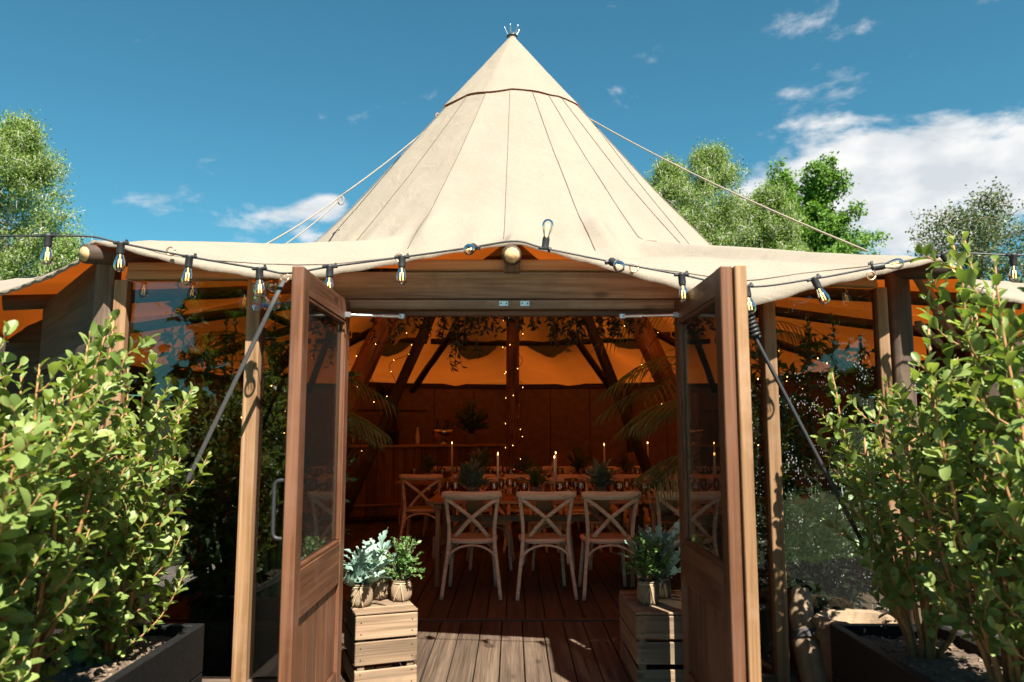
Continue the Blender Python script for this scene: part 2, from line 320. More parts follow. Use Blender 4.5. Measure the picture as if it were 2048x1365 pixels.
M_['brass'] = plain('brass_ring', (.72, .42, .24), .35, .9)
M_['planter'] = plain('black_planter', (.007, .007, .007), .6, spec=.2, noise=.4, scale=40, bump=.4)
M_['soil'] = plain('soil', (.075, .05, .032), .95, noise=.6, scale=60, bump=1.0)
M_['burlap'] = weave('burlap', (.30, .215, .138), scale=520, var=.22, bump=.8)
M_['twine'] = plain('twine', (.40, .29, .18), .9)
M_['wax'] = plain('candle_wax', (.80, .72, .58), .5, noise=.03)
M_['flame'] = plain('flame', (1, .6, .2), .5, emit=((1, .50, .13), 4))
M_['fairy'] = plain('fairy_light', (1, .6, .2), .5, emit=((1, .50, .14), 3.5))
M_['filament'] = plain('filament', (1, .7, .3), .5, emit=((1, .56, .16), 1.0))
M_['bulb'] = thin_glass('bulb_glass', (.97, .96, .93), 1.25)
M_['goblet'] = thin_glass('goblet_glass', (.985, .975, .96), 3.0, .03)
M_['pane'] = thin_glass('clear_sheet', (.76, .78, .76), 1.7, .015, wobble=.10, drops=False)
M_['pane_wet'] = thin_glass('clear_sheet_wet', (.78, .80, .78), .9, .015, wobble=.08, drops=True)
M_['doorglass'] = thin_glass('door_glass', (.93, .91, .86), .8, 0, haze=.016)
M_['napkin'] = weave('green_linen', (.13, .15, .105), scale=600, var=.12)
M_['leather'] = plain('tan_leather', (.20, .085, .035), .5, noise=.2, scale=15)
M_['silver'] = plain('silver_bowl', (.75, .72, .68), .18, 1.0, noise=.03)
M_['bottle'] = plain('bottle_glass', (.02, .035, .02), .12, noise=.1)
M_['chain'] = plain('white_bead', (.75, .72, .66), .4)
M_['bark'] = plain('bark', (.16, .12, .085), .9, noise=.5, scale=14, bump=.8)
M_['birch_bark'] = plain('birch_bark', (.50, .47, .42), .8, noise=.5, scale=9, bump=.4)
M_['stem'] = plain('shrub_stem', (.27, .135, .05), .7, noise=.35, scale=30)
M_['stem_dark'] = plain('dark_stem', (.10, .075, .04), .7, noise=.3, scale=30)
M_['stalk'] = plain('green_stalk', (.16, .27, .085), .45, noise=.2, scale=12)
M_['grass_ground'] = plain('grass_ground', (.055, .10, .025), .95, noise=.4, scale=3, bump=.6)
M_['gris'] = leafmat('griselinia_leaf', (.105, .165, .034), (.25, .31, .095), rough=.45, trans=.36, spec=.35)
M_['ficus'] = leafmat('ficus_leaf', (.035, .09, .024), (.10, .20, .052), rough=.26, trans=.16, spec=.6)
M_['pale_ficus'] = leafmat('pale_ficus_leaf', (.12, .19, .10), (.25, .32, .20), rough=.28, trans=.16, spec=.6)
M_['fern'] = leafmat('fern_leaf', (.06, .14, .036), (.14, .26, .07), rough=.5, trans=.25)
M_['blue'] = leafmat('blue_fern_leaf', (.11, .19, .155), (.23, .33, .27), rough=.5, trans=.18, tcol=(1, 1.1, .8))
M_['palm'] = leafmat('palm_leaf', (.07, .165, .085), (.16, .28, .15), rough=.36, trans=.2)
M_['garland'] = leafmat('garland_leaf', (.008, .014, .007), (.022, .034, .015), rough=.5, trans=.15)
M_['birch'] = leafmat('birch_leaf', (.105, .175, .042), (.22, .285, .092), rough=.65, trans=.38, spec=.15)
M_['oak'] = leafmat('oak_leaf', (.065, .15, .024), (.15, .26, .048), rough=.6, trans=.32, spec=.2)
M_['ash'] = leafmat('ash_leaf', (.05, .08, .03), (.12, .155, .07), rough=.5, trans=.28)

# ------------------------------------------------------------------ leaf clouds (numpy)
def leaf_template(kind):
    """vertices (x across, y along, z up) and faces of one small leaf, unit length"""
    if kind == 'rhomb': return np.array([(0, 0, 0), (.34, .5, .06), (0, 1, 0), (-.34, .5, .06)], float), [(0, 1, 2), (0, 2, 3)]
    if kind == 'oval':   # obovate, cupped, 3 x 5
        rows = [(0.0, .05, 0.0), (.22, .34, .015), (.50, .53, .0), (.78, .47, -.05), (.97, .18, -.12)]
        v = []
        for (y, wd, z) in rows: v += [(-wd / 2, y, z + wd * .17), (0, y, z), (wd / 2, y, z + wd * .17)]
        f = []
        for i in range(4):
            b = i * 3; f += [(b, b + 1, b + 4, b + 3), (b + 1, b + 2, b + 5, b + 4)]
        return np.array(v, float), f
    if kind == 'point':  # ovate with a drip tip
        rows = [(0.0, .03, 0.0), (.25, .42, .03), (.5, .40, .02), (.75, .20, -.05), (1.0, .01, -.16)]
        v = []
        for (y, wd, z) in rows: v += [(-wd / 2, y, z + wd * .2), (0, y, z), (wd / 2, y, z + wd * .2)]
        f = []
        for i in range(4):
            b = i * 3; f += [(b, b + 1, b + 4, b + 3), (b + 1, b + 2, b + 5, b + 4)]
        return np.array(v, float), f
def leaf_frames(pos, d, n):
    d = d / np.linalg.norm(d, axis=1, keepdims=True); n = n - d * np.sum(n * d, 1, keepdims=True)
    n = n / np.maximum(np.linalg.norm(n, axis=1, keepdims=True), 1e-6); x = np.cross(d, n)
    return x, d, n
def leaf_mesh(name, kind, pos, d, n, size, mat):
    T, Fs = leaf_template(kind); x, d, n = leaf_frames(pos, d, n); k = len(T); m = len(pos)
    V = pos[:, None, :] + size[:, None, None] * (T[None, :, 0:1] * x[:, None, :] + T[None, :, 1:2] * d[:, None, :] + T[None, :, 2:3] * n[:, None, :])
    V = V.reshape(-1, 3); me = bpy.data.meshes.new(name); me.vertices.add(len(V)); me.vertices.foreach_set('co', V.astype(np.float32).ravel())
    lt = np.array([len(f) for f in Fs] * m, np.int32); base = np.concatenate([np.array(f) for f in Fs])
    idx = (np.arange(m)[:, None] * k + base[None, :]).ravel().astype(np.int32)
    me.loops.add(len(idx)); me.loops.foreach_set('vertex_index', idx); me.polygons.add(len(lt))
    st = np.concatenate([[0], np.cumsum(lt)[:-1]]).astype(np.int32); me.polygons.foreach_set('loop_start', st); me.polygons.foreach_set('loop_total', lt)
    me.polygons.foreach_set('use_smooth', np.ones(len(lt), bool)); me.update(calc_edges=True); me.validate(); me.materials.append(mat); return me
def rand_unit(rng, m):
    v = rng.normal(size=(m, 3)); return v / np.linalg.norm(v, axis=1, keepdims=True)

# ------------------------------------------------------------------ ground and deck
g = MB().add([(-300, -300, -.32), (300, -300, -.32), (300, 300, -.32), (-300, 300, -.32)], [(0, 1, 2, 3)]).build('ground', M_['grass_ground'])
tag(g, 'green grass ground around and beyond the tent', None, kind='structure')
yd = MB().add([(-4.2, -16, -.30), (4.2, -16, -.30), (4.2, 2.2, -.30), (-4.2, 2.2, -.30)], [(0, 1, 2, 3)]).build('bounce_ground', plain('bounce_surface', (.56, .50, .41), .95, noise=.3, scale=40, bump=.8)); tag(yd, 'added pale ground out of view, reflecting sun into the doorway', None, kind='structure')  # unseen pale ground, added to bounce sunlight into the tent
hv = []; nh = 48
for j in range(9):
    for i in range(nh + 1):
        a_ = R(-100 + 200 * i / nh); r_ = 34 + j * 6; hv.append((math.sin(a_) * r_, -math.cos(a_) * r_, -.34 + (5.2 + 2.6 * math.sin(a_ * 1.0 + .2) + .8 * mnoise.noise(Vector((a_ * 3, j * .3, 0)))) * (math.sin(min(1, j / 6) * math.pi / 2))))
hl = MB().add(hv, [(j * (nh + 1) + i, (j + 1) * (nh + 1) + i, (j + 1) * (nh + 1) + i + 1, j * (nh + 1) + i + 1) for j in range(8) for i in range(nh)]).build('hillside', M_['grass_ground']); tag(hl, 'grassy hillside facing the tent', None, kind='structure')
dk = MB().box((12.0, 13.4, .10), Matrix.Translation((0, 7.6, -.10))).build('deck', M_['deck_gap']); tag(dk, 'dark timber deck floor of narrow boards under the tent', None, kind='structure')
def deck_rows(y0, y1, x0, x1, off, thick=.03):
    wd = .1475; n0 = math.floor((x0 - off) / wd); k = 0
    rnd = random.Random(int(y0 * 10))
    for i in range(n0, math.ceil((x1 - off) / wd)):
        x = off + i * wd; dz = rnd.uniform(-.0025, .0025)
        Mx = Matrix.Translation((x, (y0 + y1) / 2, -.0175 + dz)) @ Matrix.Rotation(R(90), 4, 'Z') @ Matrix.Rotation(rnd.uniform(-.0006, .0006), 4, 'Z')
        link('plank', box_mesh((y1 - y0 - .008, wd - .007, thick), M_['deck'], .003), None, dk, Mx); k += 1
    return k
deck_rows(2.3, 5.715, -2.62, 2.62, .0)
deck_rows(5.765, 8.46, -3.6, 3.6, .03)
deck_rows(8.47, 10.9, -4.0, 4.0, .01)
deck_rows(10.91, 13.3, -3.6, 3.6, .05)
beam('threshold_strip', (-3.0, 5.74, -.006), (3.0, 5.74, -.006), .045, .03, M_['deck'], dk)

# ------------------------------------------------------------------ the tipi
CX, CY = 0.0, 8.8; APEX = 6.22; RB = 2.60; ZB = 3.08
hem_px = [(182, 480, 3.92), (230, 488, 3.86), (300, 508, 3.82), (400, 531, 3.80), (500, 546, 3.80), (575, 551, 3.80), (640, 546, 3.80), (760, 526, 3.80), (880, 503, 3.80),
          (970, 489, 3.80), (1022, 481, 3.80), (1050, 484, 3.80), (1120, 503, 3.80), (1210, 528, 3.80), (1300, 554, 3.80), (1390, 578, 3.80), (1497, 604, 3.82), (1540, 598, 3.84), (1628, 570, 3.88), (1747, 545, 3.94), (1830, 526, 3.99), (1900, 512, 4.05)]
ctrl = []
for (px, py, Y) in hem_px:
    p = P(px, py, Y); ctrl.append((math.degrees(math.atan2(p.x - CX, -(p.y - CY))), math.hypot(p.x - CX, p.y - CY), p.z))
STEP = 360 / 14
tL, tR = ctrl[0][0], ctrl[-1][0]
full = []
for (px, py, Y) in [(156, 520, 4.12), (100, 550, 4.42), (40, 572, 4.72), (0, 586, 4.92), (-80, 600, 5.25), (1916, 528, 4.18), (1926, 566, 4.34), (1990, 592, 4.70), (2060, 605, 5.02), (2150, 612, 5.35)]:
    p = P(px, py, Y); full.append((math.degrees(math.atan2(p.x - CX, -(p.y - CY))), math.hypot(p.x - CX, p.y - CY), p.z))
for k in range(2, 13):
    a = k * STEP
    bk = min(1, max(0, (110 - abs(a - 180)) / 40)); full.append((a, 5.25, 2.46 - .32 * bk))
    if k < 12: full.append((a + STEP / 2, 4.98, 2.20 - .22 * bk))
full += ctrl
full = sorted([((a + 360) % 360, r, z) for a, r, z in full])
A = np.array(full); A = np.vstack([A[-3:] - [360, 0, 0], A, A[:3] + [360, 0, 0]])
def hem(th):
    a = (th % 360); return float(np.interp(a, A[:, 0], A[:, 1])), float(np.interp(a, A[:, 0], A[:, 2]))
ZFR = 2.345
GS = [0, .1, .2, .4, .6, .8, 1.0]; GV = [0, .15, .255, .36, .48, .69, 1.0]
def polyfac(th, amt=.75):
    k = ((th + 18) % 36) - 18           # creases of the cone at +-18, +-54 ...
    f = math.cos(R(18)) / math.cos(R(k)); return 1 + (f - 1) * amt
def cone_r(th): return polyfac(th)
def logw(th):
    d = min(abs(((th - s + 180) % 360) - 180) for s in ([tL, 0, tR] + [STEP * k for k in range(2, 13)])); return max(0.0, 1 - d / 6.0) ** 1.5
def surf(th, q):
    """q in 0..1: hem to brim ring, 1..2: cone up to the apex"""
    rh, zh = hem(th); pf = cone_r(th)
    if q <= 1:
        rb = RB * pf; r = rh + (rb - rh) * q
        side = min(1, max(0, (max(tL - ((th + 180) % 360 - 180), ((th + 180) % 360 - 180) - tR) - 1) / 5)); zf = max(ZFR, zh + .03) * (1 - side) + (zh + .16) * side; lw = logw(th)
        za = float(np.interp(q, [0, .03, .07, .12, .2, .4, .6, .8, 1.0], [zh, zh + .36 * (zf - zh), zh + .76 * (zf - zh), zf, zf + .04, zf + .12, zf + .205, zf + .36, ZB]))
        zl = zh + (ZB - zh) * (q * .86 + .14 * q * q); z = za * (1 - lw) + max(zl, za - .04) * lw
    else:
        t = q - 1; r = RB * pf * (1 - t) + .035 * t; z = ZB + (APEX - ZB) * t - .10 * math.sin(math.pi * t) * (1 - t)
    x = CX + r * math.sin(R(th)); y = CY - r * math.cos(R(th))
    dim = 0
    for s in (-16.5, 16.5):
        dd = ((th - s + 180) % 360 - 180) / 2.6
        dim += .10 * math.exp(-dd * dd * 1.6) * math.exp(-((q - 1.0) / .06) ** 2) - .05 * math.exp(-dd * dd * .2) * math.exp(-((q - .90) / .06) ** 2)
    nv = mnoise.noise(Vector((x * 1.1, y * 1.1, z * 1.3))) * .022 + mnoise.noise(Vector((x * 3.2, y * 3.2, z * 2.0))) * .008
    fade = min(1, q / .08) if q < 1 else (1 - (q - 1)) ** .5
    # radial gather folds coming off the poles
    hf = (.016 * mnoise.noise(Vector((th * .10, q * 34 + th * .05, 7))) + .009 * mnoise.noise(Vector((th * .33, q * 60 - th * .2, 3)))) * math.exp(-((q - .12) / .11) ** 2) * min(1, q / .03)
    fold = hf + .018 * math.sin(R(th) * 46 + 3 * mnoise.noise(Vector((x, y, 4)))) * math.exp(-((q - .93) / .16) ** 2)
    return Vector((x, y, z + dim + nv * fade + fold))
ths = sorted(set([round(x, 2) for x in list(np.arange(-40, 40.01, .5)) + list(np.arange(40, 320, 2.5))]))
qs = [0, .015, .03, .05, .07, .095, .12, .15, .2, .26, .33, .4, .5, .6, .7, .78, .84, .89, .93, .96, 1.0, 1.03, 1.07, 1.12, 1.2, 1.28, 1.36, 1.44, 1.52, 1.6, 1.68, 1.76, 1.84, 1.92, 2.0]
tent = thing('tipi_tent', 'large cream canvas tipi with pointed top above the timber entrance', 'tent', (CX, CY, 0))
m = MB(); nt_ = len(ths); vs_ = []
for th in ths:                                   # folded hem below the edge
    p = surf(th, 0); vs_.append(p + Vector((0, 0, -.02 + .003 * math.sin(th * 3))) + Vector((-math.sin(R(th)), math.cos(R(th)), 0)) * .012)
for q in qs:
    for th in ths: vs_.append(surf(th, q))
fs = [(i * nt_ + k, i * nt_ + (k + 1) % nt_, (i + 1) * nt_ + (k + 1) % nt_, (i + 1) * nt_ + k) for i in range(len(qs)) for k in range(nt_)]
m.add(vs_, fs); cv = m.build('canvas', M_['canvas'], tent)
# cap over the top third
m = MB(); vs_ = []; tcs = [0, .015, .2, .4, .6, .8, .96, 1.0]; zc = 5.17; tcap = list(range(0, 360, 3))
def cap_hem(th): 
    k = ((th + 18) % 36) - 18
    return zc - .02 + .05 * (1 - (k / 18.0) ** 2) * 0 - .045 * abs(k) / 18 + .012 * math.sin(R(th) * 9)
for t in tcs:
    for th in tcap:
        z0 = cap_hem(th); z = z0 + (APEX + .015 - z0) * t
        tt = (z - ZB) / (APEX - ZB); r = max(.045, RB * cone_r(th) * (1 - min(tt, .985)) + .014 + .010 * (1 - t))
        vs_.append(Vector((CX + r * math.sin(R(th)), CY - r * math.cos(R(th)), z + mnoise.noise(Vector((th * .05, t * 4, 1))) * .012)))
n_ = len(tcap); fs = [(i * n_ + k, i * n_ + (k + 1) % n_, (i + 1) * n_ + (k + 1) % n_, (i + 1) * n_ + k) for i in range(len(tcs) - 1) for k in range(n_)]
m.add(vs_, fs); capo = m.build('cap', M_['canvas'], tent)
m = MB(); m.tube([(CX + .055 * math.cos(a), CY + .055 * math.sin(a), APEX + .02) for a in np.linspace(0, 6.283, 17)], .012, 6); m.build('apex_ring', M_['black'], tent)
for k in range(6):
    a = k * 1.047 + .3; pole('prong', (CX + .03 * math.cos(a), CY + .03 * math.sin(a), APEX - .02), (CX + .10 * math.cos(a), CY + .10 * math.sin(a), APEX + .13), .008, .006, M_['steel'], tent, 6)
# seams
for th in (-54, -36, -18, -1.5, 14.5, 27, 40, 54, 72, -72):
    pts = [surf(th, q) + Vector((math.sin(R(th)) * .004, -math.cos(R(th)) * .004, .003)) for q in np.linspace(.92, 1.7, 26)]
    MB().tube(pts, .0032, 5).build('seam', M_['seam'], tent)
MB().tube([surf(th, .035) + Vector((math.sin(R(th)), -math.cos(R(th)), .3)) * .003 for th in np.arange(-38, 38.01, .5)], .0028, 4).build('hem_stitching', M_['seam'], tent)
# guy ropes from below the cap
def rope(name, a, b, r, mat, parent, sag=.03, n=10):
    a, b = Vector(a), Vector(b); pts = [a.lerp(b, t) - Vector((0, 0, sag * 4 * t * (1 - t))) for t in [i / n for i in range(n + 1)]]
    return MB().tube(pts, r, 6).build(name, mat, parent)
a0 = P(884, 232, 8.55); a1 = P(682, 392, 7.1); a2 = P(525, 493, 5.5); rope('guy_rope', a0, a1, .0075, M_['rope'], tent)
rope('guy_rope', a1, a2, .007, M_['rope'], tent, .02); rope('guy_rope', a1 + Vector((0, 0, -.03)), a2 + Vector((.06, 0, -.06)), .006, M_['rope'], tent, .03)
m = MB(); m.tube([a1 + Vector((.03 * math.sin(t), 0, -.045 + .045 * math.cos(t))) for t in np.linspace(0, 6.28, 12)], .007, 5); m.build('rope_knot', M_['rope'], tent)
b0 = P(1140, 215, 8.5); rope('guy_rope', b0, P(1736, 503, 5.5), .0075, M_['rope'], tent, .07)
m = MB(); m.tube([P(880, 232, 8.5) + Vector((.05 * math.cos(t), 0, .03 * math.sin(2 * t))) for t in np.linspace(0, 6.28, 12)], .012, 5); m.build('rope_knot', M_['rope'], tent)
m = MB(); m.tube([P(1147, 214, 8.45) + Vector((.06 * math.cos(t), 0, .02 * math.sin(2 * t))) for t in np.linspace(0, 6.28, 12)], .012, 5); m.build('rope_knot', M_['rope'], tent)
# radial rafters (their ends carry the brim), ring beam, legs of the big tripod
def polar(th, r, z): return Vector((CX + r * math.sin(R(th)), CY - r * math.cos(R(th)), z))
for k in range(14):
    th = {0: 0.0, 1: tR, 13: tL, 6: 158.0, 8: 202.0}.get(k, k * STEP); rh, zh = hem(th)
    front = k in (0, 1, 13); r0 = rh + (.03 if front else -.25); z0 = zh - (.085 if front else .10)
    a = polar(th, r0, z0); b = polar(th, 2.35, 2.80 if not front else 2.78)
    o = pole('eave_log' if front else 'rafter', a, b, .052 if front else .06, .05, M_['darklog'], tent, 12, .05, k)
    if front:                                   # sawn end
        d = (a - b).normalized(); Mx, L_ = frame(a, a + d * .006)
        e = MB().tube([(-.003, 0, 0), (.003, 0, 0)], .040, 11).build('sawn_end', M_['logend'], o, Mx)
for k in range(14):
    a, b = polar((k + .04) * STEP, 2.93, 2.74), polar((k + .98) * STEP, 2.93, 2.74)
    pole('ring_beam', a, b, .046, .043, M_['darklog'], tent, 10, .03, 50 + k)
ap = Vector((CX, CY, APEX - .25))
pole('tripod_leg', (-2.42, 7.75, 0), ap + Vector((-.05, 0, 0)), .135, .085, M_['log'], tent, 14, .03, 1)
pole('tripod_leg', (2.42, 7.75, 0), ap + Vector((.05, 0, 0)), .135, .085, M_['log'], tent, 14, .03, 2)
pole('tripod_leg', (.02, 11.55, 0), ap + Vector((0, .06, 0)), .105, .075, M_['log'], tent, 14, .03, 3)
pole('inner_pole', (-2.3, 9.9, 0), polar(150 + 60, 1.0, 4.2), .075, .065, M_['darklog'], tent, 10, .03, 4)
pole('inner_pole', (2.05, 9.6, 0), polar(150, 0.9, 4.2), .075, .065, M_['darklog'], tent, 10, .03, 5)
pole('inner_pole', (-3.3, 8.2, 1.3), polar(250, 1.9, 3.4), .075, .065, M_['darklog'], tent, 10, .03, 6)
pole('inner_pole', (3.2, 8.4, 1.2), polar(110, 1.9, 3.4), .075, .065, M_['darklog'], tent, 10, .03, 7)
# brown coir wall: one panel per side, posts between
for k in range(2, 13):
    t0, t1 = (k + .0) * STEP, (k + 1.0) * STEP
    a, b = polar(t0, 4.72, 0), polar(t1, 4.72, 0); back = 4 <= k <= 9
    if k == 12: b = Vector((-2.33, 4.20, 0))
    if back:
        for j in range(3):
            p, q = a.lerp(b, j / 3 + .003), a.lerp(b, (j + 1) / 3 - .003); Mx, L_ = frame(p + Vector((0, 0, 1.06)), q + Vector((0, 0, 1.06)))
            link('wall_panel', box_mesh((L_, .03, 2.10), M_['mat'], .004), None, tent, Mx)
        Mx, L_ = frame(a * 1.0 + Vector((0, .0, 1.1)), b + Vector((0, 0, 1.1))); Mx.translation += (Mx.translation - Vector((CX, CY, 1.1))).normalized() * .035
        link('leak_backing', box_mesh((L_ + .03, .012, 2.2), M_['plank_wall'], 0), None, tent, Mx)  # added sheet that keeps daylight from leaking through the panel gaps
        beam('wall_head', a + Vector((0, 0, 2.135)), b + Vector((0, 0, 2.135)), .06, .045, M_['darklog'], tent)
    else:
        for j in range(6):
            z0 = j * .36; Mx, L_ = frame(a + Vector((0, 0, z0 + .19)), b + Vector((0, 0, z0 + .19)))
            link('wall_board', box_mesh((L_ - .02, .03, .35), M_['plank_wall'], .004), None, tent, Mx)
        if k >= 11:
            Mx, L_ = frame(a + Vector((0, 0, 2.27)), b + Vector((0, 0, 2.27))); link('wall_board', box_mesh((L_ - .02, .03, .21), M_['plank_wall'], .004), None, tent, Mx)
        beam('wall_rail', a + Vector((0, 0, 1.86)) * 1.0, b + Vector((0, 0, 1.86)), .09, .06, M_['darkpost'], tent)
    beam('wall_post', polar(t0, 4.66, 0), polar(t0, 4.66, 2.16), .085, .085, M_['darklog'], tent)
# brass grommet rings along the hem
for (px, py) in ((342, 503), (1268, 536), (1742, 552), (800, 516), (570, 556)):
    c = P(px, py, 3.77); MB().tube([c + Vector((.022 * math.cos(t), 0, .022 * math.sin(t))) for t in np.linspace(0, 6.283, 15)], .0045, 6).build('grommet', M_['brass'], tent)

# ------------------------------------------------------------------ entrance frame, screens, doors
YF = 4.06
ef = thing('entrance_frame', 'dark timber doorway frame with a wide weathered beam over the doors', 'door frame', (0, YF, 0))
beam('head_beam', (-1.10, YF + .02, 2.185), (1.16, YF + .02, 2.185), .05, .150, M_['oldbeam'], ef)
beam('top_plate', (-.62, YF - .012, 2.292), (.66, YF - .012, 2.292), .06, .058, M_['pale'], ef)
beam('lower_lintel', (-.98, YF + .0, 2.075), (1.0, YF + .0, 2.075), .07, .050, M_['oldbeam'], ef)
beam('stop_bead', (-.95, YF + .045, 2.034), (.95, YF + .045, 2.034), .05, .028, M_['door'], ef)
for s in (-1, 1): beam('jamb', (s * .965, YF + .03, 0), (s * .965, YF + .03, 2.05), .055, .075, M_['door'], ef)
for x in (-.045, .07):
    c = MB().box((.05, .004, .028), Matrix.Translation((x, YF - .037, 2.078)), .001)
    o = c.build('strike_plate', M_['steel'], ef)
    for d in (-.015, .015): MB().tube([(x + d, YF - .041, 2.078), (x + d, YF - .0385, 2.078)], .0045, 8).build('screw_hole', M_['black'], o)
beam('block', (0, YF - .10, 2.235), (0, YF - .10, 2.30), .085, .06, M_['darkpost'], ef)
def screen(label, xs, y0, y1, wet, kinds):
    """posts at xs (outer to inner), a clear sheet between each pair"""
    sx = 1 if xs[0] > 0 else -1
    t = thing('clear_screen', label, 'window', (xs[0], y0, 0))
    yy = lambda x: y0 + (y1 - y0) * (x - xs[0]) / (xs[-1] - xs[0])
    for x, (wd, dp, mt, top) in zip(xs, kinds): beam('post', (x, yy(x), 0), (x, yy(x), top), wd, dp, M_[mt], t)
    xa, xb = xs[0] - sx * .03, xs[-1]
    beam('top_rail', (xa, yy(xa) - .005, 2.240), (xb, yy(xb) - .005, 2.240), .06, .048, M_['pale'], t)
    beam('top_rail', (xa, yy(xa) - .003, 2.288), (xb, yy(xb) - .003, 2.288), .055, .046, M_['pale'], t)
    beam('bottom_rail', (xa, yy(xa), .06), (xb, yy(xb), .06), .06, .10, M_['darkpost'], t)
    for i in range(len(xs) - 1):
        a, b = Vector((xs[i], yy(xs[i]) + .012, 1.175)), Vector((xs[i + 1], yy(xs[i + 1]) + .012, 1.175)); Mx, L_ = frame(a, b)
        link('pane', box_mesh((L_, .002, 2.14), M_['pane_wet' if wet else 'pane'], 0), None, t, Mx)
    return t
screen('clear window screen in pale posts with clouds mirrored in its upper corner', (-2.145, -1.405, -.995), 4.08, YF, False,
       [(.072, .07, 'post', 2.214), (.075, .09, 'post', 2.214), (.02, .05, 'door', 2.214)])
screen('clear window screen speckled with raindrops, beside the coiled black rope', (2.135, 1.43, .995), 4.30, YF + .02, True,
       [(.062, .07, 'post', 2.214), (.068, .09, 'post', 2.214), (.02, .05, 'door', 2.214)])
for sx, x, y, lab in ((-1, -2.265, 4.14, 'rough dark corner post with cracked bark, beside the mirrored window screen'), (1, 2.275, 4.36, 'round charred corner post beside the raindrop speckled window screen')):
    t = thing('corner_post', lab, 'post', (x, y, 0))
    if sx < 0: beam('shaft', (x, y, 0), (x, y, 2.36), .105, .10, M_['darkpost'], t, bevel=.012)
    else: pole('shaft', (x, y, 0), (x, y, 2.37), .068, .066, M_['darkpost'], t, 14, .02, 9)
    beam('cover_strip', (x + sx * .085, y + .09, 0), (x + sx * .085, y + .09, 2.2), .03, .05, M_['post'], t)
# sloping side timber on the right, running back under the brim
sr = thing('side_rail', 'sloping pale timber running back from the charred corner post', 'beam', (2.5, 4.6, 2)); 
beam('timber', P(1834, 548, 4.45), P(1915, 690, 5.7), .05, .07, M_['post'], sr); beam('timber_lower', P(1836, 650, 4.5), P(1880, 690, 5.2), .04, .05, M_['post'], sr)

for sx, lab in ((-1, 'added dark boards standing for the unlit tent interior beyond the cracked corner post'), (1, 'added dark boards standing for the unlit tent interior beyond the charred corner post')):
    t = thing('dark_backdrop', lab, 'backdrop', (sx * 5.2, 6.6, 0))  # added dark boards in place of the adjoining tent's shaded interior
    for j in range(14): beam('board', (sx * 3.75, 6.6, .1 + j * .18), (sx * 8.2, 6.9, .1 + j * .18), .025, .1795, M_['plank_wall'], t)
    for x_ in (3.8, 5.8, 7.8): beam('post', (sx * x_, 6.72 + .067 * (x_ - 3.8), 0), (sx * x_, 6.72 + .067 * (x_ - 3.8), 2.35), .09, .09, M_['darklog'], t)

def door(label, sx):
    """hinged at the jamb, standing open straight out towards the viewer; door leaf in the plane x = const"""
    x = sx * .905; y1, y0 = YF - .035, YF - .945; H = 2.085
    t = thing('entrance_door', label, 'door', (x, y1, 0)); d = M_['door']; th = .052; ux = (1, 0, 0)
    sw = .092
    st = beam('stile', (x, y0 + sw / 2, .012), (x, y0 + sw / 2, H), sw, th, d, t, up=ux)
    beam('stile', (x, y1 - sw / 2, .012), (x, y1 - sw / 2, H), sw, th, d, t, up=ux)
    ya, yb = y0 + sw, y1 - sw
    beam('top_rail', (x, ya, H - .0575), (x, yb, H - .0575), th - .003, .113, d, t)
    beam('lock_rail', (x, ya, .72), (x, yb, .72), th - .003, .20, d, t)
    beam('bottom_rail', (x, ya, .10), (x, yb, .10), th - .003, .18, d, t)
    n = 4; wd = (yb - ya) / n
    for i in range(n):
        yc = ya + wd * (i + .5); beam('panel_board', (x, yc, .19), (x, yc, .62), wd - .002, .02, d, t, up=ux)
    g0, g1 = .82, H - .115
    for zz, nm in ((g0 + .009, 'glazing_bead'), (g1 - .009, 'glazing_bead')):
        beam(nm, (x - sx * .012, ya, zz), (x - sx * .012, yb, zz), .02, .018, d, t)
    for yy in (ya + .009, yb - .009): beam('glazing_bead', (x - sx * .012, yy, g0 + .018), (x - sx * .012, yy, g1 - .018), .018, .02, d, t, up=ux)
    beam('spacer', (x + sx * .004, yb - .026, g0 + .02), (x + sx * .004, yb - .026, g1 - .02), .012, .012, M_['steel'], t, up=ux)
    for off in (-.004, .012):
        Mx = Matrix.Translation((x + sx * off, (ya + yb) / 2, (g0 + g1) / 2)); link('pane', box_mesh((.0025, yb - ya, g1 - g0), M_['doorglass'], 0), None, t, Mx)
    # stay arm between the top rail and the head
    a = Vector((x - sx * .036, y1 - .10, 2.0)); b = Vector((sx * .60, YF - .02, 2.01))
    arm = pole('stay_arm', a, a.lerp(b, .68), .0075, .0075, M_['steel'], t, 8, 0); pole('stay_sleeve', a.lerp(b, .60), b, .0105, .0105, M_['steel'], arm, 8, 0)
    for c in (a, b): MB().box((.035, .022, .030), Matrix.Translation(c), .004).build('stay_bracket', M_['steel'], arm)
    # bow handle on the far face of the free stile
    xo = x + sx * .03; yh = y0 + .045
    hd = MB(); hd.tube(cat([(xo, yh, .95), (xo + sx * .045, yh, .96), (xo + sx * .05, yh, 1.02), (xo + sx * .05, yh, 1.12), (xo + sx * .045, yh, 1.18), (xo, yh, 1.19)], 4), .009, 8); hd.build('handle', M_['black'], t)
    if sx > 0:
        beam('meeting_strip', (x + .063, y0 + .03, .02), (x + .063, y0 + .03, H + .005), .055, .05, M_['post'], t, up=ux)
    return t
door('reddish brown half-glazed door whose inner face catches the sun', -1)
door('dark half-glazed door with its inner face in shade, beside the coiled rope', 1)

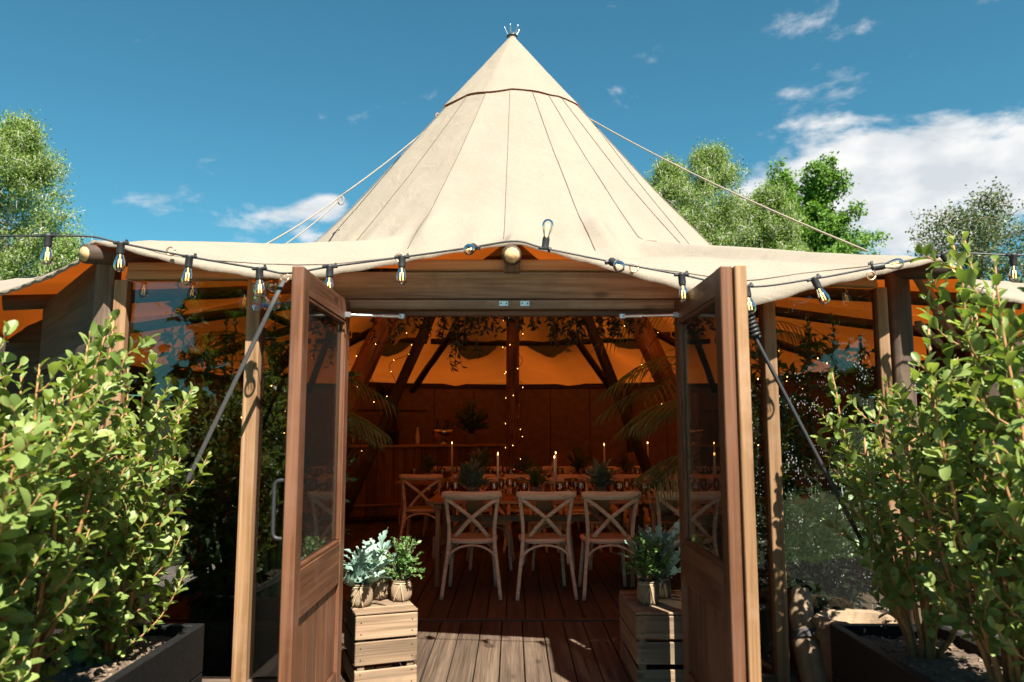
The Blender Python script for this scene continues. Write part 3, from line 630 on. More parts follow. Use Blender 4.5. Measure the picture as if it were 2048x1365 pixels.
# ------------------------------------------------------------------ festoon lights
def bulb_part(parent, at, d):
    """socket + clear pear bulb + filament, hanging along d"""
    d = Vector(d).normalized(); q = Vector((0, 0, -1)).rotation_difference(d); Mx = Matrix.Translation(at) @ q.to_matrix().to_4x4()
    if not hasattr(bulb_part, 'c'):
        s = MB(); s.lathe([(.012, .008), (.021, .006), (.0215, -.004), (.0185, -.008), (.0185, -.044), (.0165, -.052), (.0165, -.056)], 14)
        s.box((.075, .020, .013), Matrix.Translation((0, 0, .001)), .003); s.box((.012, .012, .022), Matrix.Translation((.028, 0, .008)), .002)
        g_ = MB(); g_.lathe([(.014, -.054), (.0155, -.064), (.0215, -.082), (.0270, -.100), (.0285, -.114), (.0265, -.128), (.0185, -.140), (.006, -.1455)], 18)
        f = MB()
        for xx in (-.006, .006): f.tube([(xx, 0, -.082), (xx * 1.2, 0, -.122)], .0022, 6)
        f.tube([(0, 0, -.056), (0, 0, -.082)], .003, 6)
        bulb_part.c = (s.mesh('socket', M_['black']), g_.mesh('bulb', M_['bulb']), f.mesh('filament', M_['filament']))
    so = link('lamp_socket', bulb_part.c[0], None, parent, Mx); link('bulb', bulb_part.c[1], None, so, Mx); link('filament', bulb_part.c[2], None, so, Mx)
fl = thing('string_light', 'black festoon cable of clear pear bulbs strung along the canvas edge', 'string lights', (0, 3.7, 2.3))
cab = [(-40, 473, 3.6, None), (97, 472, 3.62, (0, 0, -1)), (184, 474, 3.66, None), (242, 487, 3.68, (0, 0, -1)), (379, 514, 3.70, (-.06, 0, -1)), (519, 538, 3.70, (.06, 0, -1)), (575, 547, 3.70, None), (660, 534, 3.70, (0, -.1, -1)),
       (804, 515, 3.70, (.02, -.15, -1)), (946, 495, 3.68, (-.12, -1, -.35)), (1032, 483, 3.66, None), (1090, 497, 3.67, (.12, -.35, 1)), (1224, 524, 3.68, (.2, -1, -.45)), (1363, 550, 3.69, (.05, -.1, -1)),
       (1492, 574, 3.71, (.12, -.15, -1)), (1628, 558, 3.76, (.35, -.2, -1)), (1746, 536, 3.82, (1, -.35, .12)), (1885, 509, 3.90, (.55, -.2, -1)), (1912, 506, 3.93, None), (2026, 511, 3.86, (0, 0, -1)), (2110, 509, 3.8, None)]
pts = [P(a, b, c) for a, b, c, _ in cab]; MB().tube(cat(pts, 8), .0052, 6).build('cable', M_['black'], fl)
for (a, b, c, d) in cab:
    if d: bulb_part(fl, P(a, b, c), d)
# ------------------------------------------------------------------ tie-downs
ts = thing('tie_strap', 'flat black webbing strap pulled down from the hem past the pale post', 'strap', P(570, 556, 3.76))
MB().tube([P(568, 560, 3.75).lerp(P(318, 1080, 3.72), i / 8) for i in range(9)], .013, 6, flat=.15, ref=(0, -1, 0)).build('webbing', M_['strap'], ts)
MB().tube([P(569, 556, 3.755) + Vector((.02 * math.cos(t), 0, .024 * math.sin(t))) for t in np.linspace(0, 6.28, 12)], .005, 6).build('ring', M_['brass'], ts)
tr = thing('tie_rope', 'round black rope with a thick coiled knot at its top, pulled down to the planter', 'rope', P(1497, 612, 3.74))
r0, r1 = P(1502, 660, 3.72), P(1735, 1105, 3.6); MB().tube([P(1488, 604, 3.76), P(1496, 625, 3.74)] + [r0.lerp(r1, i / 6) for i in range(7)], .0105, 8).build('line', M_['black'], tr)
k0, k1 = P(1494, 622, 3.72), P(1512, 676, 3.71); ax = (k1 - k0).normalized(); px_ = ax.cross(Vector((0, 1, 0))).normalized(); py_ = ax.cross(px_)
MB().tube([k0.lerp(k1, t) + (px_ * math.cos(t * 44) + py_ * math.sin(t * 44)) * .021 for t in np.linspace(0, 1, 70)], .0095, 6).build('coil', M_['black'], tr)
MB().tube([P(1490, 618, 3.735) + Vector((.014 * math.cos(t), 0, .02 * math.sin(t))) for t in np.linspace(0, 6.28, 12)], .004, 6).build('hook', M_['brass'], tr)
# crumpled spare sheet of clear plastic tucked under the hem by the strap
cs = MB(); rng = np.random.default_rng(3); n = 9; a = P(514, 566, 4.02); 
vv = [a + Vector((i / (n - 1) * .15, -.06 + rng.uniform(-.03, .03), -j / (n - 1) * .16 + rng.uniform(-.01, .01))) for j in range(n) for i in range(n)]
cs.add(vv, [(j * n + i, j * n + i + 1, (j + 1) * n + i + 1, (j + 1) * n + i) for j in range(n - 1) for i in range(n - 1)])
o = cs.build('plastic_sheet', thin_glass('crumpled_plastic', (.92, .94, .96), 3.0, .08)); tag(o, 'crumpled clear plastic tucked under the hem behind the strap', 'plastic')

# ------------------------------------------------------------------ planters and shrubs
def planter(x0, x1, y0, y1, h, label):
    t = thing('planter', label, 'planter', ((x0 + x1) / 2, (y0 + y1) / 2, 0)); wl = .045; m_ = M_['planter']
    for nm, a, b in (('side_board', (x0 + wl / 2, y0), (x0 + wl / 2, y1)), ('side_board', (x1 - wl / 2, y0), (x1 - wl / 2, y1)), ('end_board', (x0 + wl, y0 + wl / 2), (x1 - wl, y0 + wl / 2)), ('end_board', (x0 + wl, y1 - wl / 2), (x1 - wl, y1 - wl / 2))):
        for k in range(2):
            hh = h / 2; beam(nm, (*a, hh * (k + .5)), (*b, hh * (k + .5)), wl, hh - .004, m_, t)
    s = MB(); nx, ny = 22, 60; vv = []
    for j in range(ny + 1):
        for i in range(nx + 1):
            x = x0 + wl + (x1 - x0 - 2 * wl) * i / nx; y = y0 + wl + (y1 - y0 - 2 * wl) * j / ny
            vv.append((x, y, h - .05 + .022 * mnoise.noise(Vector((x * 9, y * 9, 0))) + .012 * mnoise.noise(Vector((x * 33, y * 33, 2)))))
    s.add(vv, [(j * (nx + 1) + i, j * (nx + 1) + i + 1, (j + 1) * (nx + 1) + i + 1, (j + 1) * (nx + 1) + i) for j in range(ny) for i in range(nx)])
    s.build('soil', M_['soil'], t)
    rnd = random.Random(int(x0 * 100)); c = MB()                    # crumbs, bark and small stones on the soil
    for _ in range(420):
        p = Vector((rnd.uniform(x0 + .07, x1 - .07), rnd.uniform(y0 + .08, y1 - .08), h - .043)); s_ = rnd.choice((.004, .006, .009, .013))
        c.box((s_ * rnd.uniform(1, 2.2), s_ * rnd.uniform(.7, 1.3), s_ * .8), Matrix.Translation(p) @ Matrix.Rotation(rnd.uniform(0, 6.3), 4, 'Z') @ Matrix.Rotation(rnd.uniform(-.6, .6), 4, 'X'))
    o = c.build('bark_crumbs', plain('crumbs' + str(len(label)), (.17, .12, .08), .9, noise=.6, scale=50), t); o['kind'] = 'stuff'
    return t
planter(-2.04, -1.50, 1.6, 3.80, .46, 'black timber trough planter beside the mirrored window screen')
planter(1.55, 2.09, 1.6, 3.80, .46, 'black timber trough planter beside the rain speckled window screen')
_leaf_objs = {}
def shrub(name, label, cat_, base, height, spread, nst, seed, mat, kind, leaf, nparts, group=None, stem_mat='stem', shoots=9, gap=.021, rad=.011, droop=0.0, shoot_len=(.12, .34), low=.12, asp=1.0):
    rng = np.random.default_rng(seed); base = Vector(base); t = thing(name, label, cat_, base, group)
    Ps, Ds, Ns, Ss = [], [], [], []
    def leaves_on(pts, start, g_, sc_):
        L_ = [0]; 
        for i in range(1, len(pts)): L_.append(L_[-1] + (pts[i] - pts[i - 1]).length)
        s = start * L_[-1]; ang = rng.uniform(0, 6.28)
        while s < L_[-1]:
            i = min(len(pts) - 2, max(0, int(np.searchsorted(L_, s)) - 1)); f = (s - L_[i]) / max(1e-6, L_[i + 1] - L_[i]); p = pts[i].lerp(pts[i + 1], f); ax = (pts[i + 1] - pts[i]).normalized()
            u = ax.orthogonal().normalized(); v = ax.cross(u); rd = u * math.cos(ang) + v * math.sin(ang); tip = s / L_[-1]
            d = (ax * (.35 + .6 * tip) + rd * (1.0 - .45 * tip) + Vector((0, 0, -droop))).normalized(); nn = (ax * 1.0 - rd * .5 + Vector((0, 0, .5))).normalized()
            d = (d + Vector(rng.normal(0, .16, 3))).normalized(); nn = (nn + Vector(rng.normal(0, .25, 3))).normalized()
            z = leaf * sc_ * rng.uniform(.55, 1.22) * (1.0 if tip < .8 else 1.0 - .45 * (tip - .8) / .2)
            Ps.append(p); Ds.append(d); Ns.append(nn); Ss.append(z); ang += 2.4; s += g_ * rng.uniform(.75, 1.25)
    for k in range(nst):
        az = 2 * math.pi * (k + rng.uniform(-.3, .3)) / nst; h = height * rng.uniform(.62, 1.06); out_ = spread * rng.uniform(.35, 1.0)
        b = base + Vector((math.cos(az) * .035, math.sin(az) * .035, -.06)); tip = base + Vector((math.cos(az) * out_, math.sin(az) * out_, h))
        mid = b.lerp(tip, .5) + Vector((math.cos(az) * out_ * .22, math.sin(az) * out_ * .22, 0)) + Vector(rng.normal(0, .03, 3))
        pts = bez(b, mid, tip, 12); pts = [p + Vector(rng.normal(0, .006, 3)) for p in pts]; m = MB(); m.tube(pts, [rad * (1.15 - .85 * i / 12) for i in range(13)], 6)
        leaves_on(pts[3:], .15, gap * 1.1, 1.0)
        ns = int(shoots * rng.uniform(.8, 1.2))
        for j in range(ns):
            f = low + (.95 - low) * (j + rng.uniform(0, .8)) / ns; i = min(11, int(f * 12)); p = pts[i].lerp(pts[i + 1], f * 12 - i); az2 = az + rng.normal(0, 1.1)
            ln = rng.uniform(*shoot_len) * (1.15 - .5 * f); o_ = Vector((math.cos(az2), math.sin(az2), 0))
            e = p + o_ * ln * .75 + Vector((0, 0, ln * (rng.uniform(.45, .95) - droop))); sp = bez(p, p + o_ * ln * .5 + Vector((0, 0, ln * .15)), e, 5)
            m.tube(sp, [rad * .42 * (1 - .6 * q / 5) for q in range(6)], 5); leaves_on(sp, .12, gap, .95)
        m.build('stem', M_[stem_mat], t)
    Pn, Dn, Nn, Sn = np.array(Ps), np.array(Ds), np.array(Ns), np.array(Ss)
    key = np.linalg.norm(Pn - np.array([0, 0, CAMZ]), axis=1) / Sn; order = np.argsort(key); a, b = order[:nparts], order[nparts:]
    if nparts:
        kk = (mat, kind)
        if kk not in _leaf_objs: _leaf_objs[kk] = leaf_mesh('leaf', kind, np.zeros((1, 3)), np.array([[0, 1., 0]]), np.array([[0, 0, 1.]]), np.ones(1), M_[mat])
        x, d, n = leaf_frames(Pn, Dn, Nn)
        for i in a:
            s = Sn[i]; Mx = Matrix(((x[i][0] * s, d[i][0] * s, n[i][0] * s, Pn[i][0]), (x[i][1] * s, d[i][1] * s, n[i][1] * s, Pn[i][1]), (x[i][2] * s, d[i][2] * s, n[i][2] * s, Pn[i][2]), (0, 0, 0, 1)))
            link('leaf', _leaf_objs[kk], None, t, Mx)
    o = link('foliage', leaf_mesh('foliage', kind, Pn[b], Dn[b], Nn[b], Sn[b], M_[mat]), None, t); o['kind'] = 'stuff'
    return t
for i, (x, y, h, sp, lab) in enumerate([
        (-1.76, 3.42, 1.22, .34, 'leafy green shrub in the trough nearest the mirrored window screen'), (-1.80, 2.82, 1.58, .34, 'tall leafy green shrub in the middle of the trough by the mirrored window screen'),
        (-1.82, 2.45, 1.42, .36, 'leafy green shrub at the outer end of the trough by the mirrored window screen'),
        (1.80, 3.42, 1.36, .42, 'airy green shrub with bare brown stems in the trough by the speckled screen'), (1.84, 2.86, 1.70, .36, 'tallest green shrub in the trough by the rain speckled screen'),
        (1.86, 2.40, 1.50, .36, 'green shrub at the outer end of the trough by the speckled screen')]):
    shrub('broadleaf_shrub', lab, 'shrub', (x, y, .42), h, sp, 13 if i != 3 else 11, 20 + i, 'gris', 'oval', .074, 300, 'broad-leaved shrubs in the trough planters', shoots=11 if i != 3 else 9, gap=.0185 if i != 3 else .021, low=.04 if i < 3 else .16)

# ------------------------------------------------------------------ burlap pots and plants
def burlap_pot(name, label, cat_, loc, r, h, group=None, seed=0, proto=False):
    t = thing(name, label, cat_, loc, group); rnd = random.Random(seed); ph = rnd.uniform(0, 6)
    mod = lambda a, z: 1 + .05 * math.sin(5 * a + ph) * (z / h) + .035 * math.sin(11 * a + ph * 2) * (z / h) + .02 * math.sin(3 * a + z * 30)
    m = MB(); m.lathe([(r * .72, 0), (r * .92, h * .06), (r * 1.02, h * .3), (r * 1.02, h * .6), (r * .93, h * .80), (r * .84, h * .86), (r * .92, h * .93), (r * 1.02, h * 1.0), (r * .86, h * .98), (r * .80, h * .88)], 26, Matrix.Translation(loc), mod)
    o = m.build('sack', M_['burlap'], t); L_ = Vector(loc)
    m = MB(); m.tube([L_ + Vector((r * .90 * math.cos(a), r * .90 * math.sin(a), h * .86)) for a in np.linspace(0, 6.283, 22)], .0035, 5)
    for s in (-.25, .2): m.tube(bez(L_ + Vector((r * .1, -r * .92, h * .86)), L_ + Vector((s * r, -r * 1.25, h * .5)), L_ + Vector((s * 2.2 * r, -r * 1.12, h * .05))), .0025, 5)
    m.build('twine', M_['twine'], t)
    return t
def frond_mesh(seed, L_, wd, mat, arch=.5, lobes=6):
    """lobed, wavy fern blade along +Y rising in Z then arching over"""
    rnd = random.Random(seed); n = lobes * 4; v = []; tw = rnd.uniform(-.4, .4)
    for i in range(n + 1):
        t = i / n; y = L_ * (t - .25 * arch * t * t); z = L_ * (.30 * t - arch * .55 * t * t); env = math.sin(math.pi * min(1, t * .9 + .08)) ** .6 * wd * (1 - .35 * t)
        lob = .34 + .66 * (0.5 + .5 * math.cos(2 * math.pi * t * lobes)) ** .8; a = env * lob; wv = .12 * wd * math.sin(t * 17 + seed)
        if t < .12: a = wd * .06
        v += [(-a, y - a * .25 + a * .7, z + a * .35 + wv), (0, y, z), (a, y + a * .45, z + a * .35 - wv)]
    f = []
    for i in range(n):
        b = i * 3; f += [(b, b + 1, b + 4, b + 3), (b + 1, b + 2, b + 5, b + 4)]
    return MB().add(v, f).mesh('frond', mat)
_fr = [frond_mesh(i, 1.0, .125, M_['blue'], arch=.45 + .16 * i, lobes=6 + i % 3) for i in range(4)]
def frond_plant(t, at, n, size, seed, meshes=_fr, up=(.25, 1.25), spread=.03):
    rng = np.random.default_rng(seed)
    for k in range(n):
        az = 2.4 * k + rng.normal(0, .3); el = rng.uniform(*up); s = size * rng.uniform(.65, 1.1) * (.75 + .25 * el)
        Mx = Matrix.Translation(Vector(at) + Vector((rng.normal(0, spread), rng.normal(0, spread), 0))) @ Matrix.Rotation(az, 4, 'Z') @ Matrix.Rotation(el, 4, 'X') @ Matrix.Rotation(rng.normal(0, .4), 4, 'Y') @ Matrix.Scale(s, 4)
        link('frond', meshes[k % len(meshes)], None, t, Mx)
def fluffy(t, at, rx, rz, n, size, seed, mat='fern', kind='rhomb', nm='foliage'):
    """fine ferny foliage: sprays of tiny leaflets"""
    rng = np.random.default_rng(seed); at = np.array(at, float); ns = max(12, n // 26); P_, D_, N_ = [], [], []; m = MB()
    for k in range(ns):
        az = rng.uniform(0, 6.28); el = rng.uniform(.15, 1.45); ln = rng.uniform(.65, 1.12)
        d = np.array([math.cos(az) * math.cos(el) * rx, math.sin(az) * math.cos(el) * rx, math.sin(el) * rz]) * ln
        c = at + d * .55 + np.array([0, 0, rz * .22]); e = at + d; pts = bez(at, c, e, 6); m.tube(pts, .0022, 4)
        for j in range(n // ns):
            f = rng.uniform(.2, 1.0); i = min(5, int(f * 6)); p = pts[i].lerp(pts[i + 1], f * 6 - i); ax = (pts[i + 1] - pts[i]).normalized(); sd = ax.cross(Vector((0, 0, 1))) * float(rng.choice((-1, 1)))
            P_.append(p); D_.append(ax * .6 + sd * 1.0 + Vector(rng.normal(0, .4, 3))); N_.append(Vector((0, 0, 1)) + Vector(rng.normal(0, .5, 3)))
    m.build('stalks', M_['stem_dark'], t)
    S_ = size * rng.uniform(.6, 1.3, len(P_)); o = link(nm, leaf_mesh(nm, kind, np.array(P_), np.array(D_), np.array(N_), S_, M_[mat]), None, t); o['kind'] = 'stuff'

# crates by the doors
def crate(label, x0, x1, y0, y1, h, rot, group):
    c = Vector(((x0 + x1) / 2, (y0 + y1) / 2, 0)); t = thing('wooden_crate', label, 'crate', c, group); Lx, Ly = x1 - x0, y1 - y0; sh = h / 3; m_ = M_['crate']; rnd = random.Random(int(x0 * 50))
    for k in range(3):
        z = sh * (k + .5); g_ = .006 + .012 * rnd.random() + (.02 if k == 0 else 0)
        for s in (-1, 1):
            beam('slat', (x0, c.y + s * (Ly / 2 - .006), z + rnd.uniform(-.003, .003)), (x1, c.y + s * (Ly / 2 - .006), z), .012, sh - g_, m_, t)
            beam('slat', (c.x + s * (Lx / 2 - .007), y0 + .0125, z), (c.x + s * (Lx / 2 - .007), y1 - .0125, z + rnd.uniform(-.003, .003)), .013, sh - g_, m_, t)
    n = 4
    for k in range(n):
        w_ = Lx / n if False else Ly / n; y = y0 + w_ * (k + .5); beam('slat', (x0 - .002, y, h + .007), (x1 + .002, y, h + .007), w_ - .004 - .004 * rnd.random(), .013, m_, t)
    for sx in (-1, 1):
        for sy in (-1, 1): beam('corner_batten', (c.x + sx * (Lx / 2 - .035), c.y + sy * (Ly / 2 - .033), .0), (c.x + sx * (Lx / 2 - .035), c.y + sy * (Ly / 2 - .033), h - .002), .04, .04, m_, t)
    for sx in (-1, 1):
        for k in range(3):
            for dz in (-.03, .03): MB().tube([(c.x + sx * (Lx / 2 - .03), y0 - .0015, sh * (k + .5) + dz), (c.x + sx * (Lx / 2 - .03), y0 + .002, sh * (k + .5) + dz)], .004, 6).build('nail', M_['black'], t)
    t.rotation_euler.z = rot; return t
crate('old wooden fruit crate standing on its side beside the sunlit reddish door', -.925, -.585, 4.22, 4.66, .40, R(20), 'upturned crates inside the doorway')
crate('old wooden fruit crate standing on its side beside the shaded door', .665, 1.06, 4.20, 4.78, .40, R(1), 'upturned crates inside the doorway')
t = burlap_pot('potted_blue_fern', 'blue-green lobed fern in a burlap sack on the crate by the sunlit door', 'potted plant', (-.85, 4.36, .414), .062, .125, seed=1); frond_plant(t, (-.85, 4.36, .52), 46, .30, 5)
t = burlap_pot('potted_blue_fern', 'blue-green fern behind the other pots on the crate by the sunlit door', 'potted plant', (-.78, 4.55, .414), .062, .125, seed=2); frond_plant(t, (-.78, 4.55, .52), 36, .33, 6)
t = burlap_pot('potted_fern', 'dark green fluffy fern in a burlap sack on the crate by the sunlit door', 'potted plant', (-.645, 4.50, .414), .060, .120, seed=3); fluffy(t, (-.645, 4.50, .51), .15, .26, 1500, .022, 7)
t = burlap_pot('potted_fern', 'bright fluffy fern in a burlap sack on the crate by the shaded door', 'potted plant', (.775, 4.42, .414), .062, .130, seed=4); fluffy(t, (.775, 4.42, .52), .17, .28, 2000, .022, 8)
t = burlap_pot('potted_blue_fern', 'tall silvery blue fern behind the fluffy fern by the shaded door', 'potted plant', (.875, 4.58, .414), .065, .130, seed=5); frond_plant(t, (.875, 4.58, .52), 56, .37, 9, up=(.3, 1.4))
# floor pots seen through the screens
t = burlap_pot('potted_stalk_plant', 'thick green stalks rising from a burlap pot behind the pale window post', 'potted plant', (-1.43, 4.42, 0), .17, .36, seed=6)
m = MB().lathe([(.085, .30), (.095, .36), (.09, .44), (.098, .47), (.085, .455)], 20, Matrix.Translation((-1.385, 4.40, 0)), lambda a, z: 1 + .05 * math.sin(5 * a)); m.build('inner_sack', M_['burlap'], t)
for k, (dx, dy, tx, ty) in enumerate(((-.04, 0, -.12, .05), (0, -.02, -.07, 0), (.03, .02, .02, .1), (.05, -.01, .10, 0), (-.01, .03, -.02, .2))):
    b = Vector((-1.385 + dx, 4.40 + dy, .40)); e = b + Vector((tx, ty, .55 + .06 * k)); MB().tube(bez(b, b.lerp(e, .5) + Vector((tx * -.2, 0, 0)), e, 6), [.022, .021, .019, .016, .012, .009, .006], 8).build('stalk', M_['stalk'], t)
    Mx = Matrix.Translation(e) @ Matrix.Rotation(1.3 * k, 4, 'Z') @ Matrix.Rotation(.9, 4, 'X') @ Matrix.Scale(.42, 4)
    if 'big' not in _leaf_objs: _leaf_objs['big'] = leaf_mesh('leaf', 'point', np.zeros((1, 3)), np.array([[0, 1., 0]]), np.array([[0, 0, 1.]]), np.ones(1), M_['ficus'])
    link('leaf', _leaf_objs['big'], None, t, Mx)
for (lab, x, y, h, sp, sd, mt, kd, lf, pot) in [
        ('dark leafy fig tree indoors behind the mirrored window screen', -1.88, 4.95, 2.0, .46, 41, 'ficus', 'point', .085, .17), ('bushy dark fig tree indoors between the pale post and the sunlit door', -1.44, 5.0, 1.98, .36, 42, 'ficus', 'point', .078, .16),
        ('broad glossy fig plant indoors low behind the mirrored window screen', -1.62, 4.55, 1.0, .33, 43, 'ficus', 'point', .098, .15),
        ('dark leafy fig tree indoors just beyond the shaded door', 1.50, 4.98, 1.95, .36, 44, 'ficus', 'point', .075, .16), ('tall dark fig tree indoors behind the rain speckled screen', 1.98, 5.05, 2.02, .46, 45, 'ficus', 'point', .085, .17),
        ('pale drooping fig plant indoors low behind the rain speckled screen', 1.80, 4.62, .72, .28, 46, 'pale_ficus', 'point', .088, .15)]:
    t = burlap_pot('potted_fig', lab, 'potted plant', (x, y, 0), pot, .32, 'potted figs behind the clear screens', sd)
    tt = shrub('tmp', 'x', 'x', (x, y, .30), h, sp, 10, sd, mt, kd, lf, 90, None, 'stem_dark', shoots=12, gap=.018, rad=.010, droop=.35, shoot_len=(.14, .36), low=.10)
    for ch in list(tt.children): ch.parent = t; ch.matrix_parent_inverse = t.matrix_basis.inverted()
    bpy.data.objects.remove(tt)
# kentia palms
def palm(label, loc, n, L_, seed, azs, hgt=.9, group='tall palms inside the doorway'):
    rng = np.random.default_rng(seed); t = burlap_pot('potted_palm', label, 'palm', loc, .17, .34, group, seed); base = Vector(loc) + Vector((0, 0, .3))
    for k in range(n):
        az = azs[k % len(azs)] + rng.normal(0, .18); ln = L_ * rng.uniform(.8, 1.1); o_ = Vector((math.cos(az), math.sin(az), 0)); top = hgt * rng.uniform(.75, 1.25)
        p1 = base + o_ * ln * .16 + Vector((0, 0, top)); pts = bez(base, p1 - o_ * .05, p1, 5) + bez(p1, p1 + o_ * ln * .4 + Vector((0, 0, ln * .33)), p1 + o_ * ln * .95 + Vector((0, 0, -ln * .12)), 12)[1:]
        m = MB(); m.tube(pts, [.009 - .0065 * i / (len(pts) - 1) for i in range(len(pts))], 5); nl = 20
        for j in range(nl):
            f = j / (nl - 1); i = 5 + min(11, int(f * 11.99)); q = f * 11.99 - int(f * 11.99); p = pts[i].lerp(pts[min(i + 1, len(pts) - 1)], q); ax = (pts[min(i + 1, len(pts) - 1)] - pts[i]).normalized()
            for s in (-1, 1):
                sd = ax.cross(Vector((0, 0, 1))).normalized() * s; ll = ln * .60 * math.sin(math.pi * (.16 + .72 * f)) * rng.uniform(.85, 1.1); wd = .0065
                d0 = (sd * .85 + ax * .65 + Vector((0, 0, .18))).normalized(); pp = [p]; dd = d0
                for u in range(4): dd = (dd + Vector((0, 0, -.22))).normalized(); pp.append(pp[-1] + dd * ll / 4)
                sw = dd.cross(Vector((0, 0, 1))); sw = sw.normalized() if sw.length > .1 else ax; ws = [.35, 1, .9, .55, .04]
                v = []
                for u in range(5): v += [pp[u] - sw * wd * ws[u], pp[u] + sw * wd * ws[u]]
                m.add(v, [(2 * u, 2 * u + 1, 2 * u + 3, 2 * u + 2) for u in range(4)])
        m.build('frond', M_['palm'], t)
    return t
palm('feathery palm leaning in beside the sunlit door', (-1.72, 5.75, 0), 9, .72, 3, [0.0, .35, -.35, 2.4, 3.4, 1.2, -1.0, 4.4, .1], 1.02)
palm('feathery palm arching in beside the shaded door', (1.82, 5.75, 0), 11, .85, 4, [3.1, 2.8, 3.5, 2.3, 4.1, 1.2, -.3, 5.2, 3.3, .6, 3.0], .98)
palm('tall dark palm towering behind the shaded door', (1.95, 6.9, 0), 9, 1.0, 6, [3.1, 2.3, 4.0, 1.2, .2, 5.2, 3.5, 2.0], 1.75)
palm('tall dark palm against the thick leaning log', (-2.25, 7.0, 0), 7, .95, 8, [0.2, 1.0, -.6, 2.2, 3.2, 4.4, 5.2], 1.6)
# hanging garlands below the ring beam
for i, (px, w_, ln) in enumerate(((838, .34, .36), (918, .16, .55), (968, .2, .30), (1036, .2, .26), (1118, .16, .42), (1188, .32, .36), (1255, .24, .34))):
    c = P(px, 640, 5.95); c.z = 2.72; rng = np.random.default_rng(80 + i)
    t = thing('hanging_foliage', ('wide clump of trailing leaves hanging near the thick left log', 'long thin trail of leaves beside the wide clump', 'small tuft of hanging leaves left of the middle pole', 'small tuft of hanging leaves right of the middle pole', 'thin trail of leaves over the slanting rafter', 'wide clump of trailing leaves near the palms', 'clump of hanging leaves touching the tall dark palm')[i].replace('left log', 'reddish log').replace('left of', 'beside').replace('right of', 'just past'), 'foliage', c, 'garlands hanging from the ring beam')
    P_, D_, N_ = [], [], []; m = MB()
    for k in range(int(6 + w_ * 40)):
        x = rng.normal(0, w_ * .36); L_ = ln * rng.uniform(.55, 1.15) + .28; p0 = c + Vector((x, rng.normal(0, .05), .04)); p2 = p0 + Vector((rng.normal(0, .05), rng.normal(0, .05), -L_)); pts = bez(p0, (p0 + p2) / 2 + Vector((rng.normal(0, .04), 0, 0)), p2, 6); m.tube(pts, .002, 4)
        for j in range(int(L_ / .016)):
            f = rng.uniform(.1, 1); q = min(5, int(f * 6)); P_.append(pts[q].lerp(pts[q + 1], f * 6 - q)); D_.append(Vector((rng.normal(0, 1), rng.normal(0, 1), -.7))); N_.append(Vector(rng.normal(0, 1, 3)))
    m.build('twigs', M_['stem_dark'], t); o = link('foliage', leaf_mesh('foliage', 'point', np.array(P_), np.array(D_), np.array(N_), rng.uniform(.035, .06, len(P_)), M_['garland']), None, t); o['kind'] = 'stuff'

